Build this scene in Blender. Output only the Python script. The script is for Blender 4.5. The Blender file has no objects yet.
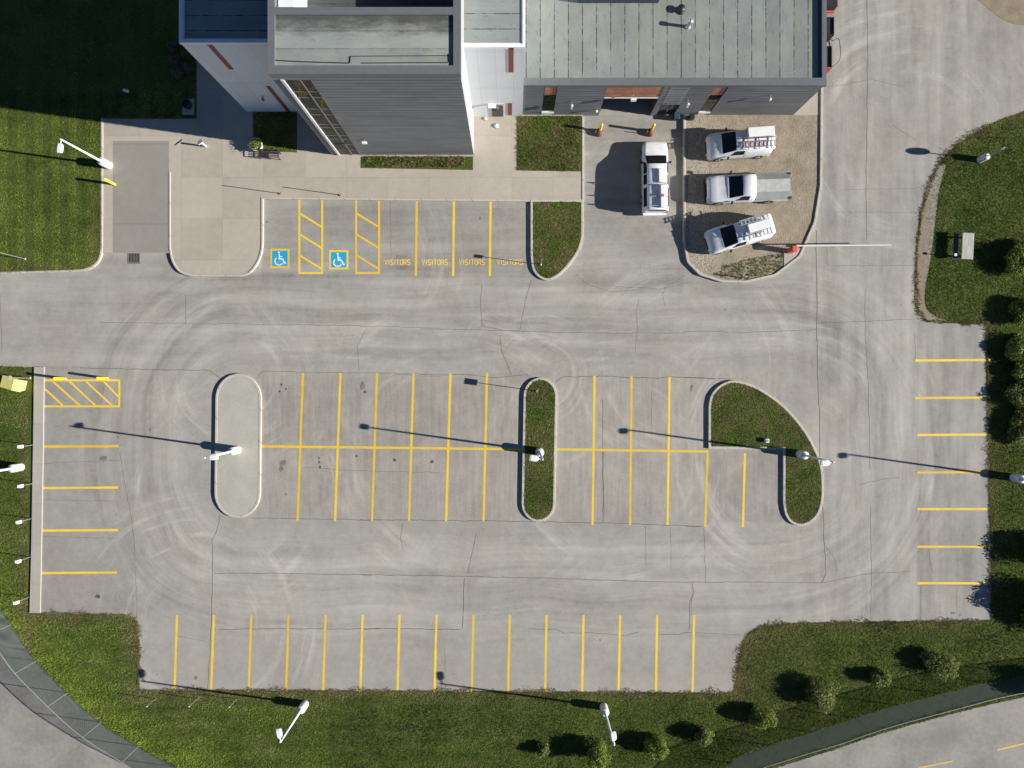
import bpy, math, random
import numpy as np
from mathutils import Vector, Matrix
random.seed(7); RNG = np.random.default_rng(11)
PI = math.pi; R = math.radians
H, F = 53.0, 705.0                      # camera height (m), focal length in pixels
SUN_EL, SHADOW_ANG = 24.5, 8.0
scene = bpy.context.scene
COL = scene.collection

def at(px, py, z=0.0):
    k = (H - z) / F
    return Vector(((px - 512) * k, (384 - py) * k, z))
def pts_at(pts, z=0.0): return [at(x, y, z)[:2] for x, y in pts]
def from_top(px, py, h):                # ground position of something whose top (height h) is read at px, py
    v = at(px, py, h); return Vector((v.x, v.y, 0))

# ------------------------------------------------------------------ materials
class G:
    def __init__(s, name):
        s.m = bpy.data.materials.new(name); s.m.use_nodes = True
        s.t = s.m.node_tree; s.n = s.t.nodes; s.l = s.t.links
        s.b = s.n['Principled BSDF']
        s.out = s.n['Material Output']
    def _in(s, sock, v):
        if v is None: return
        if isinstance(v, bpy.types.NodeSocket): s.l.new(v, sock)
        else: sock.default_value = v
    def new(s, t, **k):
        n = s.n.new(t)
        for a, v in k.items(): setattr(n, a, v)
        return n
    def pos(s):
        return s.new('ShaderNodeTexCoord').outputs['Object']
    def math(s, op, a, b=None, c=None, clamp=False):
        n = s.new('ShaderNodeMath', operation=op, use_clamp=clamp)
        s._in(n.inputs[0], a); s._in(n.inputs[1], b); s._in(n.inputs[2], c)
        return n.outputs[0]
    def sep(s, v):
        n = s.new('ShaderNodeSeparateXYZ'); s._in(n.inputs[0], v); return n.outputs
    def comb(s, x, y, z=0.0):
        n = s.new('ShaderNodeCombineXYZ')
        s._in(n.inputs[0], x); s._in(n.inputs[1], y); s._in(n.inputs[2], z); return n.outputs[0]
    def noise(s, vec, scale, detail=4.0, rough=0.55, dist=0.0):
        n = s.new('ShaderNodeTexNoise'); s._in(n.inputs['Vector'], vec)
        n.inputs['Scale'].default_value = scale; n.inputs['Detail'].default_value = detail
        n.inputs['Roughness'].default_value = rough; n.inputs['Distortion'].default_value = dist
        return n.outputs['Fac']
    def voro(s, vec, scale, feature='F1'):
        n = s.new('ShaderNodeTexVoronoi', feature=feature); s._in(n.inputs['Vector'], vec)
        n.inputs['Scale'].default_value = scale; return n
    def ramp(s, f, lo, hi):                       # smooth remap lo..hi -> 0..1
        n = s.new('ShaderNodeMapRange', interpolation_type='SMOOTHSTEP')
        s._in(n.inputs[0], f); n.inputs[1].default_value = lo; n.inputs[2].default_value = hi
        return n.outputs[0]
    def mix(s, f, a, b, blend='MIX'):
        n = s.new('ShaderNodeMix', data_type='RGBA', blend_type=blend)
        s._in(n.inputs[0], f)
        for i, v in ((6, a), (7, b)):
            if isinstance(v, bpy.types.NodeSocket): s.l.new(v, n.inputs[i])
            else: n.inputs[i].default_value = (*v[:3], 1)
        return n.outputs[2]
    def scale(s, col, f):
        n = s.new('ShaderNodeVectorMath', operation='SCALE'); s._in(n.inputs[0], col); s._in(n.inputs['Scale'], f)
        return n.outputs[0]
    def attr(s, name):
        n = s.new('ShaderNodeAttribute'); n.attribute_name = name; return n.outputs['Fac']
    def bump(s, h, strength=0.3, dist=0.02):
        n = s.new('ShaderNodeBump'); n.inputs['Strength'].default_value = strength
        n.inputs['Distance'].default_value = dist; s._in(n.inputs['Height'], h)
        s.l.new(n.outputs[0], s.b.inputs['Normal'])
    def done(s, col=None, rough=0.8, metal=0.0, spec=None):
        if col is not None:
            if isinstance(col, bpy.types.NodeSocket): s.l.new(col, s.b.inputs['Base Color'])
            else: s.b.inputs['Base Color'].default_value = (*col[:3], 1)
        s._in(s.b.inputs['Roughness'], rough); s.b.inputs['Metallic'].default_value = metal
        if spec is not None: s.b.inputs['Specular IOR Level'].default_value = spec
        return s.m

def simple(name, c, rough=0.6, metal=0.0, var=0.12, scale=3.0, spec=None, bump=0.0, bscale=40.0):
    g = G(name); p = g.pos()
    a = g.noise(p, scale, 5); b = g.noise(p, scale * 9, 3)
    f = g.math('ADD', g.math('MULTIPLY', a, 0.7), g.math('MULTIPLY', b, 0.3))
    col = g.mix(g.ramp(f, 0.3, 0.7), [x * (1 - var) for x in c], [min(1, x * (1 + var)) for x in c])
    if bump: g.bump(g.noise(p, bscale, 3), bump, 0.02)
    return g.done(col, rough, metal, spec)

def lot_material():
    g = G('worn_pavement'); p = g.pos(); X, Y, Z = g.sep(p)
    def A(*v):
        r = v[0]
        for q in v[1:]: r = g.math('ADD', r, q)
        return r
    def Mu(*v):
        r = v[0]
        for q in v[1:]: r = g.math('MULTIPLY', r, q)
        return r
    c0 = lambda n: g.math('SUBTRACT', n, 0.5)
    inv = lambda n: g.math('SUBTRACT', 1.0, n)
    big = g.noise(p, 0.10, 5, 0.6); cloud = g.noise(p, 0.45, 5, 0.55); mid = g.noise(p, 1.7, 6, 0.65); fine = g.noise(p, 7, 6, 0.75); grain = g.noise(p, 40, 2)
    wob = c0(g.noise(p, 0.12, 1))
    # driving loop round the middle block: paler, dusty, with wheel tracks that follow it
    qx = g.math('MAXIMUM', g.math('SUBTRACT', g.math('ABSOLUTE', g.math('SUBTRACT', X, 0.3)), 20.0), 0.0)
    qy = g.math('MAXIMUM', g.math('SUBTRACT', g.math('ABSOLUTE', A(Y, 4.7)), 2.0), 0.0)
    d = A(g.math('SQRT', A(Mu(qx, qx), Mu(qy, qy))), Mu(wob, 1.6))
    lane = Mu(g.ramp(d, 3.5, 5.5), inv(g.ramp(d, 11.5, 14.0)))
    trk = g.noise(g.comb(Mu(d, 0.95), Mu(X, 0.05), Mu(Y, 0.05)), 1.0, 3, 0.55)
    trf = g.noise(g.comb(Mu(d, 4.0), Mu(X, 0.13), Mu(Y, 0.13)), 1.0, 4, 0.6)
    def rings(cx, cy, r0, r1, k, ox):
        dx = g.math('SUBTRACT', X, cx); dy = g.math('SUBTRACT', Y, cy)
        rr = A(g.math('SQRT', A(Mu(dx, dx), Mu(dy, dy))), Mu(wob, 0.8))
        n = g.noise(g.comb(A(Mu(rr, k), ox), Mu(dx, 0.12), Mu(dy, 0.12)), 1.0, 5, 0.66)
        msk = Mu(g.ramp(rr, r0, r0 + 1.2), inv(g.ramp(rr, r1 - 4, r1)))
        n2 = g.ramp(g.noise(g.comb(A(X, ox), Y), 0.16, 2), 0.40, 0.60)
        return Mu(g.ramp(n, 0.48, 0.74), msk, n2)
    R_ = A(rings(-20.6, 0.6, 2.0, 9.5, 1.7, 3.0), rings(-20.5, -9.0, 3.0, 12.0, 1.2, 9.0), rings(21.5, -5.0, 3.2, 13.5, 1.5, 20.0), rings(2.0, 0.6, 1.5, 9.0, 1.9, 31.0), rings(-4.0, -5.5, 6.0, 13.5, 1.1, 44.0),
           rings(12.5, 1.0, 3.5, 11.0, 1.3, 57.0), rings(-12.0, 9.5, 4.0, 10.5, 1.3, 63.0), rings(8.0, -6.0, 5.0, 12.0, 1.6, 71.0), rings(-24.0, -18.0, 3.0, 12.0, 1.6, 88.0), rings(30, 18, 4.0, 14.0, 1.2, 97.0))
    # straight wear
    sv = g.noise(g.comb(Mu(X, 0.9), Mu(Y, 0.10)), 1.0, 5, 0.6); sh = g.noise(g.comb(Mu(X, 0.07), Mu(Y, 0.9)), 1.0, 5, 0.6)
    svf = g.noise(g.comb(Mu(X, 3.6), Mu(Y, 0.30)), 1.0, 4, 0.6)
    east = g.ramp(X, 20.5, 23.5); aisle = Mu(g.ramp(Y, 0.5, 2.5), inv(east))
    stall = Mu(inv(g.ramp(g.math('ABSOLUTE', A(Y, 4.7)), 5.0, 5.8)), inv(g.ramp(g.math('ABSOLUTE', X), 20.0, 21.0)))
    v = A(0.985, Mu(c0(big), 0.34), Mu(c0(cloud), 0.42), Mu(c0(mid), 0.36), Mu(c0(fine), 0.42), Mu(c0(grain), 0.18))
    v = A(v, Mu(lane, 0.025), Mu(c0(trk), lane, 0.80), Mu(c0(trf), lane, 0.28), Mu(R_, 0.34), -0.03)
    v = A(v, Mu(c0(sv), A(Mu(east, 0.85), 0.15)), Mu(c0(sh), aisle, 0.72), Mu(c0(svf), stall, 0.50))
    def rect(x0, x1, y0, y1):
        return Mu(g.math('GREATER_THAN', X, x0), g.math('LESS_THAN', X, x1), g.math('GREATER_THAN', Y, y0), g.math('LESS_THAN', Y, y1))
    for (x0, x1, y0, y1, k) in ((-36, -28.4, -17.5, 1.35, -0.09), (-18.8, 1.4, 8.0, 14.0, -0.08), (5.3, 12.9, 6.8, 20.2, -0.09), (-18.8, 0.6, -5.6, 0.8, -0.04), (30.4, 36.5, -18.0, 4.7, -0.07), (14.7, 20.3, -10.4, -5.0, -0.08),
                                (-22.5, -3.4, -18.4, -14.4, 0.05), (-28, 17, -24, -18.4, 0.02), (23.2, 26.8, -18, 40, -0.03)):
        v = A(v, Mu(rect(x0, x1, y0, y1), k))
    spot = g.ramp(g.noise(p, 0.75, 6, 0.75), 0.60, 0.80); v = g.math('SUBTRACT', v, Mu(spot, 0.22))
    scuff = g.ramp(g.noise(g.comb(A(X, 40.0), Y), 0.36, 7, 0.78), 0.60, 0.76); v = A(v, Mu(scuff, 0.20))
    speck = g.voro(p, 1.3).outputs['Distance']; v = g.math('SUBTRACT', v, Mu(inv(g.ramp(speck, 0.02, 0.06)), 0.30))
    tint = g.mix(g.ramp(g.noise(p, 0.2, 4), 0.38, 0.62), (0.344, 0.320, 0.284), (0.330, 0.317, 0.292))
    tint = g.mix(Mu(stall, 0.7), tint, (0.345, 0.312, 0.278))
    g.bump(A(g.noise(p, 30, 3), g.noise(p, 4, 3)), 0.25, 0.01)
    return g.done(g.scale(tint, v), 0.88, 0, 0.3)

def concrete_material(name, c, slab=2.2, amp=1.0):
    g = G(name); p = g.pos(); X, Y, Z = g.sep(p)
    a = g.noise(p, 0.35, 5, 0.6); b = g.noise(p, 2.2, 6, 0.7); c2 = g.noise(p, 22, 3)
    cell = g.voro(g.comb(g.math('FLOOR', g.math('DIVIDE', X, slab)), g.math('FLOOR', g.math('DIVIDE', Y, slab)), 3.0), 7.3).outputs['Color']
    cc = g.sep(cell)[0]
    v = g.math('ADD', 0.94, g.math('MULTIPLY', g.math('SUBTRACT', cc, 0.5), 0.10 * amp))
    v = g.math('ADD', v, g.math('MULTIPLY', g.math('SUBTRACT', a, 0.5), 0.22 * amp))
    v = g.math('ADD', v, g.math('MULTIPLY', g.math('SUBTRACT', b, 0.5), 0.24 * amp))
    v = g.math('ADD', v, g.math('MULTIPLY', g.math('SUBTRACT', c2, 0.5), 0.18))
    fx = g.math('ABSOLUTE', g.math('SUBTRACT', g.math('FRACT', g.math('DIVIDE', X, slab)), 0.5))
    fy = g.math('ABSOLUTE', g.math('SUBTRACT', g.math('FRACT', g.math('DIVIDE', Y, slab)), 0.5))
    ln = g.ramp(g.math('MAXIMUM', fx, fy), 0.488, 0.497)
    v = g.math('SUBTRACT', v, g.math('MULTIPLY', ln, 0.13))
    g.bump(g.noise(p, 35, 3), 0.2, 0.008)
    return g.done(g.scale(g.mix(0.0, c, c), v), 0.85, 0, 0.3)

def roof_material(name, c, axis, pitch, seam=0.6, grime=None):
    g = G(name); p = g.pos(); X, Y, Z = g.sep(p)
    u = X if axis == 'x' else Y
    w = g.comb(g.math('MULTIPLY', X, 1.0 if axis == 'y' else 3.5), g.math('MULTIPLY', Y, 3.5 if axis == 'y' else 1.0))
    a = g.noise(w, 0.4, 6, 0.65); b = g.noise(p, 0.5, 4); f = g.noise(p, 14, 4, 0.7)
    v = g.math('ADD', 1.0, g.math('MULTIPLY', g.math('SUBTRACT', a, 0.5), 0.45))
    v = g.math('ADD', v, g.math('MULTIPLY', g.math('SUBTRACT', b, 0.5), 0.40))
    v = g.math('ADD', v, g.math('MULTIPLY', g.math('SUBTRACT', f, 0.5), 0.45))
    v = g.math('SUBTRACT', v, g.math('MULTIPLY', g.ramp(g.noise(w, 1.1, 6, 0.75), 0.52, 0.78), 0.45))
    strip = g.new('ShaderNodeTexWhiteNoise', noise_dimensions='1D')
    g._in(strip.inputs['W'], g.math('FLOOR', g.math('DIVIDE', u, pitch)))
    v = g.math('ADD', v, g.math('MULTIPLY', g.math('SUBTRACT', strip.outputs[0], 0.5), 0.14))
    fr = g.math('ABSOLUTE', g.math('SUBTRACT', g.math('FRACT', g.math('DIVIDE', u, pitch)), 0.5))
    brk = g.ramp(g.noise(g.comb(g.math('MULTIPLY', X, 1.0), g.math('MULTIPLY', Y, 1.0), 5.0), 1.6, 4, 0.7), 0.34, 0.60)
    ln = g.math('MULTIPLY', g.ramp(fr, 0.455, 0.480), g.math('ADD', 0.22, g.math('MULTIPLY', g.ramp(brk, 0.25, 0.75), seam)))
    v = g.math('SUBTRACT', v, g.math('MULTIPLY', ln, 0.80))
    tint = g.mix(g.ramp(g.noise(p, 0.25, 3), 0.4, 0.62), c, (c[0] * 1.08, c[1] * 1.03, c[2] * 0.96))
    if grime:
        y0, y1 = grime
        gm = g.ramp(g.math('ADD', g.math('MULTIPLY', g.math('DIVIDE', g.math('SUBTRACT', Y, y0), y1 - y0), 0.50), g.math('MULTIPLY', g.noise(g.comb(g.math('MULTIPLY', X, 0.6), g.math('MULTIPLY', Y, 1.5)), 0.9, 6, 0.7), 0.75)), 0.50, 0.90)
        tint = g.mix(g.math('MULTIPLY', gm, 0.92), tint, (0.060, 0.062, 0.058))
    return g.done(g.scale(tint, g.math('MAXIMUM', v, 0.08)), 0.8)

def siding_material(name, c):
    g = G(name); p = g.pos(); X, Y, Z = g.sep(p)
    bd = g.math('FLOOR', g.math('DIVIDE', Z, 0.40))
    st = g.noise(g.comb(g.math('MULTIPLY', X, 0.30), g.math('MULTIPLY', bd, 3.7), 0.0), 1.0, 3, 0.6)
    f = g.noise(p, 6, 4); fr = g.math('FRACT', g.math('DIVIDE', Z, 0.40)); ln = g.ramp(fr, 0.66, 0.84)
    v = g.math('ADD', g.math('ADD', 1.02, g.math('MULTIPLY', g.math('SUBTRACT', st, 0.5), 0.85)), g.math('MULTIPLY', g.math('SUBTRACT', f, 0.5), 0.15))
    v = g.math('MULTIPLY', v, g.math('SUBTRACT', 1.08, g.math('MULTIPLY', ln, 0.42)))
    return g.done(g.scale(g.mix(0.0, c, c), v), 0.5, 0.0)

def panel_material(name, c, pitch):
    g = G(name); p = g.pos(); X, Y, Z = g.sep(p)
    fr = g.math('ABSOLUTE', g.math('SUBTRACT', g.math('FRACT', g.math('DIVIDE', g.math('ADD', X, Y), pitch)), 0.5))
    fz = g.math('ABSOLUTE', g.math('SUBTRACT', g.math('FRACT', g.math('DIVIDE', Z, 5.2)), 0.5))
    ln = g.ramp(g.math('MAXIMUM', fr, g.math('SUBTRACT', fz, 0.004)), 0.489, 0.496)
    cell = g.new('ShaderNodeTexWhiteNoise', noise_dimensions='1D'); g._in(cell.inputs['W'], g.math('FLOOR', g.math('DIVIDE', g.math('ADD', X, Y), pitch)))
    v = g.math('ADD', 0.95, g.math('MULTIPLY', cell.outputs[0], 0.05))
    v = g.math('ADD', v, g.math('MULTIPLY', g.math('SUBTRACT', g.noise(p, 0.8, 5), 0.5), 0.12))
    v = g.math('SUBTRACT', v, g.math('MULTIPLY', ln, 0.35))
    return g.done(g.scale(g.mix(0.0, c, c), v), 0.45)

def grass_blade_material():
    g = G('grass_blades'); p = g.pos()
    rnd = g.attr('rnd'); dry = g.attr('dry'); lush = g.attr('lush')
    n = g.noise(p, 0.35, 5, 0.6)
    base = g.mix(g.ramp(n, 0.35, 0.65), (0.092, 0.142, 0.024), (0.148, 0.204, 0.036))
    base = g.mix(g.math('MULTIPLY', lush, 0.85), base, (0.27, 0.33, 0.045))
    base = g.mix(dry, base, (0.285, 0.205, 0.125))
    base = g.mix(g.ramp(rnd, 0.86, 1.02), base, (0.24, 0.26, 0.07))
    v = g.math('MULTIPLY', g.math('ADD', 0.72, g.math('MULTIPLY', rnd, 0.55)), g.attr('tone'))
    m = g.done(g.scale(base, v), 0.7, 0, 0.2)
    tr = g.new('ShaderNodeBsdfTranslucent'); g.l.new(g.scale(base, g.math('MULTIPLY', v, 1.2)), tr.inputs[0])
    mx = g.new('ShaderNodeMixShader'); mx.inputs[0].default_value = 0.3
    g.l.new(g.b.outputs[0], mx.inputs[1]); g.l.new(tr.outputs[0], mx.inputs[2]); g.l.new(mx.outputs[0], g.out.inputs[0])
    return m

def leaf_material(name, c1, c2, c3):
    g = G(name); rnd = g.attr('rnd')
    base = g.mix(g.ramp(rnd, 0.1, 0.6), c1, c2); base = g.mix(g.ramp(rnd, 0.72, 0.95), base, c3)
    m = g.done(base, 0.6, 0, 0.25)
    tr = g.new('ShaderNodeBsdfTranslucent'); g.l.new(base, tr.inputs[0])
    mx = g.new('ShaderNodeMixShader'); mx.inputs[0].default_value = 0.3
    g.l.new(g.b.outputs[0], mx.inputs[1]); g.l.new(tr.outputs[0], mx.inputs[2]); g.l.new(mx.outputs[0], g.out.inputs[0])
    return m

def gravel_material():
    g = G('gravel'); p = g.pos(); X, Y, Z = g.sep(p)
    vo = g.voro(p, 13); rc = g.sep(vo.outputs['Color'])[0]
    worn = g.math('ADD', g.ramp(X, 13.6, 16.4), g.math('MULTIPLY', g.math('SUBTRACT', g.noise(p, 0.45, 4, 0.6), 0.62), 1.5), None, True)
    stones = g.mix(rc, (0.23, 0.19, 0.145), (0.44, 0.39, 0.315))
    dirt = g.mix(g.ramp(g.noise(p, 1.1, 6, 0.7), .3, .7), (0.205, 0.170, 0.122), (0.325, 0.275, 0.200))
    col = g.mix(g.math('MULTIPLY', worn, 0.85), stones, dirt)
    v = g.math('ADD', 0.85, g.math('MULTIPLY', g.noise(p, 1.2, 4), 0.3))
    g.bump(vo.outputs['Distance'], 0.5, 0.03)
    return g.done(g.scale(col, v), 0.95, 0, 0.2)

def shoulder_material():
    g = G('shoulder_gravel'); p = g.pos(); X, Y, Z = g.sep(p); vo = g.voro(p, 9); rc = g.sep(vo.outputs['Color'])[0]
    gr = g.mix(rc, (0.12, 0.11, 0.085), (0.30, 0.28, 0.235)); di = g.mix(g.noise(p, 2.0, 5, .7), (0.19, 0.145, 0.10), (0.31, 0.25, 0.18))
    f = g.math('ADD', g.ramp(X, 30.6, 31.7), g.math('MULTIPLY', g.math('SUBTRACT', g.noise(p, 0.9, 5, .7), 0.5), 2.2), None, True)
    return g.done(g.mix(f, di, gr), 0.95)
def soil_material():
    g = G('lawn_soil'); p = g.pos()
    a = g.noise(p, 0.4, 5, 0.6); b = g.noise(p, 9, 5, 0.7)
    col = g.mix(g.ramp(a, 0.4, 0.62), (0.060, 0.086, 0.018), (0.090, 0.106, 0.030))
    col = g.scale(col, g.math('ADD', 0.6, g.math('MULTIPLY', b, 0.8)))
    g.bump(b, 0.8, 0.05)
    return g.done(col, 0.95, 0, 0.1)

def mesh_fence_material():
    g = G('green_chain_link'); p = g.pos(); X, Y, Z = g.sep(p)
    s = g.math('ADD', g.math('MULTIPLY', X, 0.8), g.math('MULTIPLY', Y, 0.5))
    def wires(u):
        fr = g.math('ABSOLUTE', g.math('SUBTRACT', g.math('FRACT', g.math('DIVIDE', u, 0.07)), 0.5))
        return g.math('GREATER_THAN', fr, 0.380)
    w = g.math('MAXIMUM', wires(g.math('ADD', s, Z)), wires(g.math('SUBTRACT', s, Z)))
    g.done(g.mix(g.noise(p, 0.8), (0.045, 0.070, 0.056), (0.075, 0.098, 0.082)), 0.5)
    tr = g.new('ShaderNodeBsdfTransparent'); mx = g.new('ShaderNodeMixShader')
    g.l.new(w, mx.inputs[0]); g.l.new(tr.outputs[0], mx.inputs[1]); g.l.new(g.b.outputs[0], mx.inputs[2])
    g.l.new(mx.outputs[0], g.out.inputs[0])
    return g.m

def glass_material(name, c, thru=0.0):
    g = G(name); g.done(c, 0.06, 0, 0.6)
    if thru:
        tr = g.new('ShaderNodeBsdfTransparent'); mx = g.new('ShaderNodeMixShader'); mx.inputs[0].default_value = thru
        g.l.new(g.b.outputs[0], mx.inputs[1]); g.l.new(tr.outputs[0], mx.inputs[2]); g.l.new(mx.outputs[0], g.out.inputs[0])
    return g.m

def paint_material(name, c):
    g = G(name); p = g.pos()
    w = g.math('ADD', g.math('MULTIPLY', g.ramp(g.noise(p, 6.0, 6, 0.8), 0.52, 0.66), 0.75), g.math('MULTIPLY', g.ramp(g.noise(p, 0.35, 4), 0.45, 0.7), 0.35), None, True)
    v = g.math('ADD', g.math('ADD', 0.72, g.math('MULTIPLY', g.new('ShaderNodeObjectInfo').outputs['Random'], 0.22)), g.math('MULTIPLY', g.noise(p, 1.0, 4), 0.3))
    col = g.mix(g.math('MULTIPLY', w, 0.6), g.scale(g.mix(0.0, c, c), v), (0.30, 0.28, 0.25))
    return g.done(col, 0.7, 0, 0.3)

M = {}
M['lot'] = lot_material()
M['plaza'] = concrete_material('pale_concrete', (0.428, 0.383, 0.320), 3.1, 1.1)
M['walk'] = concrete_material('walk_concrete', (0.430, 0.400, 0.350), 3.0, 0.8)
M['bay'] = concrete_material('bay_concrete', (0.300, 0.283, 0.250), 6.0, 0.9)
M['island'] = simple('island_concrete', (0.405, 0.388, 0.335), 0.88, var=0.10, scale=0.6, bump=0.2)
def kerb_material():
    g = G('kerb_concrete'); p = g.pos(); X, Y, Z = g.sep(p)
    u = g.math('ADD', X, g.math('MULTIPLY', Y, 0.77)); fr = g.math('ABSOLUTE', g.math('SUBTRACT', g.math('FRACT', g.math('DIVIDE', u, 1.9)), 0.5)); ln = g.ramp(fr, 0.475, 0.49)
    v = g.math('ADD', 0.98, g.math('MULTIPLY', g.math('SUBTRACT', g.noise(p, 0.7, 6, 0.7), 0.5), 0.50)); v = g.math('SUBTRACT', v, g.math('MULTIPLY', ln, 0.40))
    v = g.math('SUBTRACT', v, g.math('MULTIPLY', g.ramp(g.noise(p, 1.8, 6, 0.8), 0.60, 0.72), 0.38))
    return g.done(g.scale(g.mix(0.0, (0.47, 0.44, 0.385), (0.47, 0.44, 0.385)), v), 0.85)
M['kerb'] = kerb_material()
M['road'] = simple('road_asphalt', (0.265, 0.250, 0.225), 0.88, var=0.22, scale=0.35, bump=0.2)
M['soil'] = soil_material()
M['grass'] = grass_blade_material()
M['gravel'] = gravel_material()
M['shoulder'] = shoulder_material()
M['dark_gravel'] = simple('dark_green_gravel', (0.045, 0.062, 0.040), 0.9, var=0.2, scale=2.0)
M['dirt'] = simple('bare_dirt', (0.255, 0.205, 0.145), 0.95, var=0.25, scale=0.9, bump=0.5, bscale=14)
M['yellow'] = paint_material('yellow_line_paint', (0.80, 0.54, 0.035))
M['yellow_faded'] = paint_material('faded_yellow_paint', (0.72, 0.50, 0.13))
M['blue_paint'] = paint_material('blue_symbol_paint', (0.010, 0.36, 0.60))
M['white_paint'] = paint_material('white_symbol_paint', (0.78, 0.80, 0.78))
M['joint'] = simple('joint_filler', (0.10, 0.095, 0.088), 0.9, var=0.3)
M['stain'] = simple('oil_stain', (0.085, 0.082, 0.080), 0.7, var=0.2)
M['soft_stain'] = simple('faded_stain', (0.17, 0.163, 0.152), 0.8, var=0.2)
M['siding'] = siding_material('dark_grey_siding', (0.150, 0.155, 0.166))
M['cap'] = simple('grey_roof_cap', (0.135, 0.143, 0.150), 0.5, var=0.06)
M['white_cap'] = simple('white_roof_cap', (0.80, 0.81, 0.82), 0.5, var=0.04)
M['roof_a'] = roof_material('tower_roof_membrane', (0.265, 0.288, 0.272), 'y', 0.98, 0.25, (18.6, 20.4))
M['roof_b'] = roof_material('white_block_roof_membrane', (0.240, 0.268, 0.262), 'y', 0.92, 0.7)
M['roof_d'] = roof_material('workshop_roof_membrane', (0.212, 0.234, 0.222), 'x', 0.955, 0.85)
M['panel'] = panel_material('white_wall_panel', (0.74, 0.755, 0.77), 1.12)
M['grey_panel'] = panel_material('pale_grey_wall_panel', (0.42, 0.43, 0.45), 2.2)
M['wood'] = simple('brown_wall_panel', (0.42, 0.190, 0.105), 0.6, var=0.22, scale=1.5)
M['rust'] = simple('rust_brown_strip', (0.235, 0.078, 0.045), 0.6, var=0.1)
M['glass'] = glass_material('dark_window_glass', (0.012, 0.014, 0.016))
M['stair_glass'] = glass_material('stair_window_glass', (0.02, 0.022, 0.02), 0.55)
M['dim'] = simple('dim_interior', (0.10, 0.095, 0.085), 0.9)
M['frame'] = simple('pale_frame', (0.60, 0.61, 0.62), 0.5, var=0.05)
M['dark_frame'] = simple('dark_frame', (0.06, 0.065, 0.07), 0.5, var=0.05)
M['orange'] = simple('orange_steel', (0.62, 0.30, 0.03), 0.5, var=0.05)
M['white'] = simple('white_metal', (0.78, 0.78, 0.76), 0.45, var=0.04)
M['offwhite'] = simple('offwhite_base', (0.68, 0.67, 0.62), 0.7, var=0.12, scale=4)
M['grey'] = simple('galvanised_steel', (0.36, 0.37, 0.37), 0.45, 0.4, var=0.1)
M['black'] = simple('black_metal', (0.020, 0.021, 0.023), 0.5, var=0.2)
M['rubber'] = simple('tyre_rubber', (0.025, 0.025, 0.026), 0.85, var=0.2)
M['rim'] = simple('wheel_rim', (0.38, 0.38, 0.39), 0.35, 0.7, var=0.05)
M['car'] = simple('white_car_paint', (0.76, 0.775, 0.79), 0.22, var=0.07, spec=0.6)
M['carglass'] = glass_material('car_glass', (0.010, 0.012, 0.016))
M['lamp'] = simple('headlamp', (0.62, 0.64, 0.66), 0.15, var=0.05)
M['red'] = simple('red_plastic', (0.50, 0.045, 0.03), 0.4, var=0.08)
M['dull_red'] = simple('dull_red_rail', (0.42, 0.13, 0.12), 0.5, var=0.1)
M['red_paint'] = simple('red_orange_paint', (0.62, 0.10, 0.045), 0.45, var=0.08)
M['deck'] = simple('bed_cover_grey', (0.27, 0.285, 0.285), 0.45, 0.2, var=0.10, scale=2)
M['deck_pale'] = simple('bed_cover_pale', (0.43, 0.435, 0.41), 0.6, var=0.16, scale=3)
M['seam'] = simple('panel_gap', (0.16, 0.165, 0.17), 0.6)
M['alu'] = simple('aluminium', (0.62, 0.63, 0.65), 0.35, 0.6, var=0.08)
M['safety'] = simple('safety_yellow', (0.80, 0.66, 0.03), 0.5, var=0.05)
M['pale_yellow'] = simple('pale_yellow_plastic', (0.86, 0.73, 0.22), 0.5, var=0.05)
M['brick_red'] = simple('brown_red_base', (0.20, 0.065, 0.045), 0.7, var=0.2)
M['blue_bin'] = simple('blue_plastic', (0.02, 0.06, 0.10), 0.5, var=0.08)
M['shade_blue'] = simple('painted_shade_blue', (0.045, 0.06, 0.10), 0.5, var=0.1)  # shade put into the colour, for roof edge strip, curb and table bench
M['plank'] = None
M['mesh'] = mesh_fence_material()
M['bark'] = simple('bark', (0.10, 0.075, 0.05), 0.9, var=0.3, bump=0.5)
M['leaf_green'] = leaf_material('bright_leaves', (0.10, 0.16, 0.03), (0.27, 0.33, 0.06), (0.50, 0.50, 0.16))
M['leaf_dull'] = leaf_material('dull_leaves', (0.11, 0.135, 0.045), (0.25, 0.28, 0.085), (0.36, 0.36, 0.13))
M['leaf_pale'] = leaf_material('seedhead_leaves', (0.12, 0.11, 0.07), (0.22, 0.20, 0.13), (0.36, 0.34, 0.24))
def plank_material():
    g = G('weathered_planks'); p = g.pos(); X, Y, Z = g.sep(p)
    st = g.noise(g.comb(g.math('MULTIPLY', X, 14), g.math('MULTIPLY', Y, 1.2)), 1.0, 5, 0.7)
    col = g.mix(g.ramp(st, 0.3, 0.7), (0.25, 0.25, 0.22), (0.56, 0.56, 0.50))
    return g.done(col, 0.85)
M['plank'] = plank_material()

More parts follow.
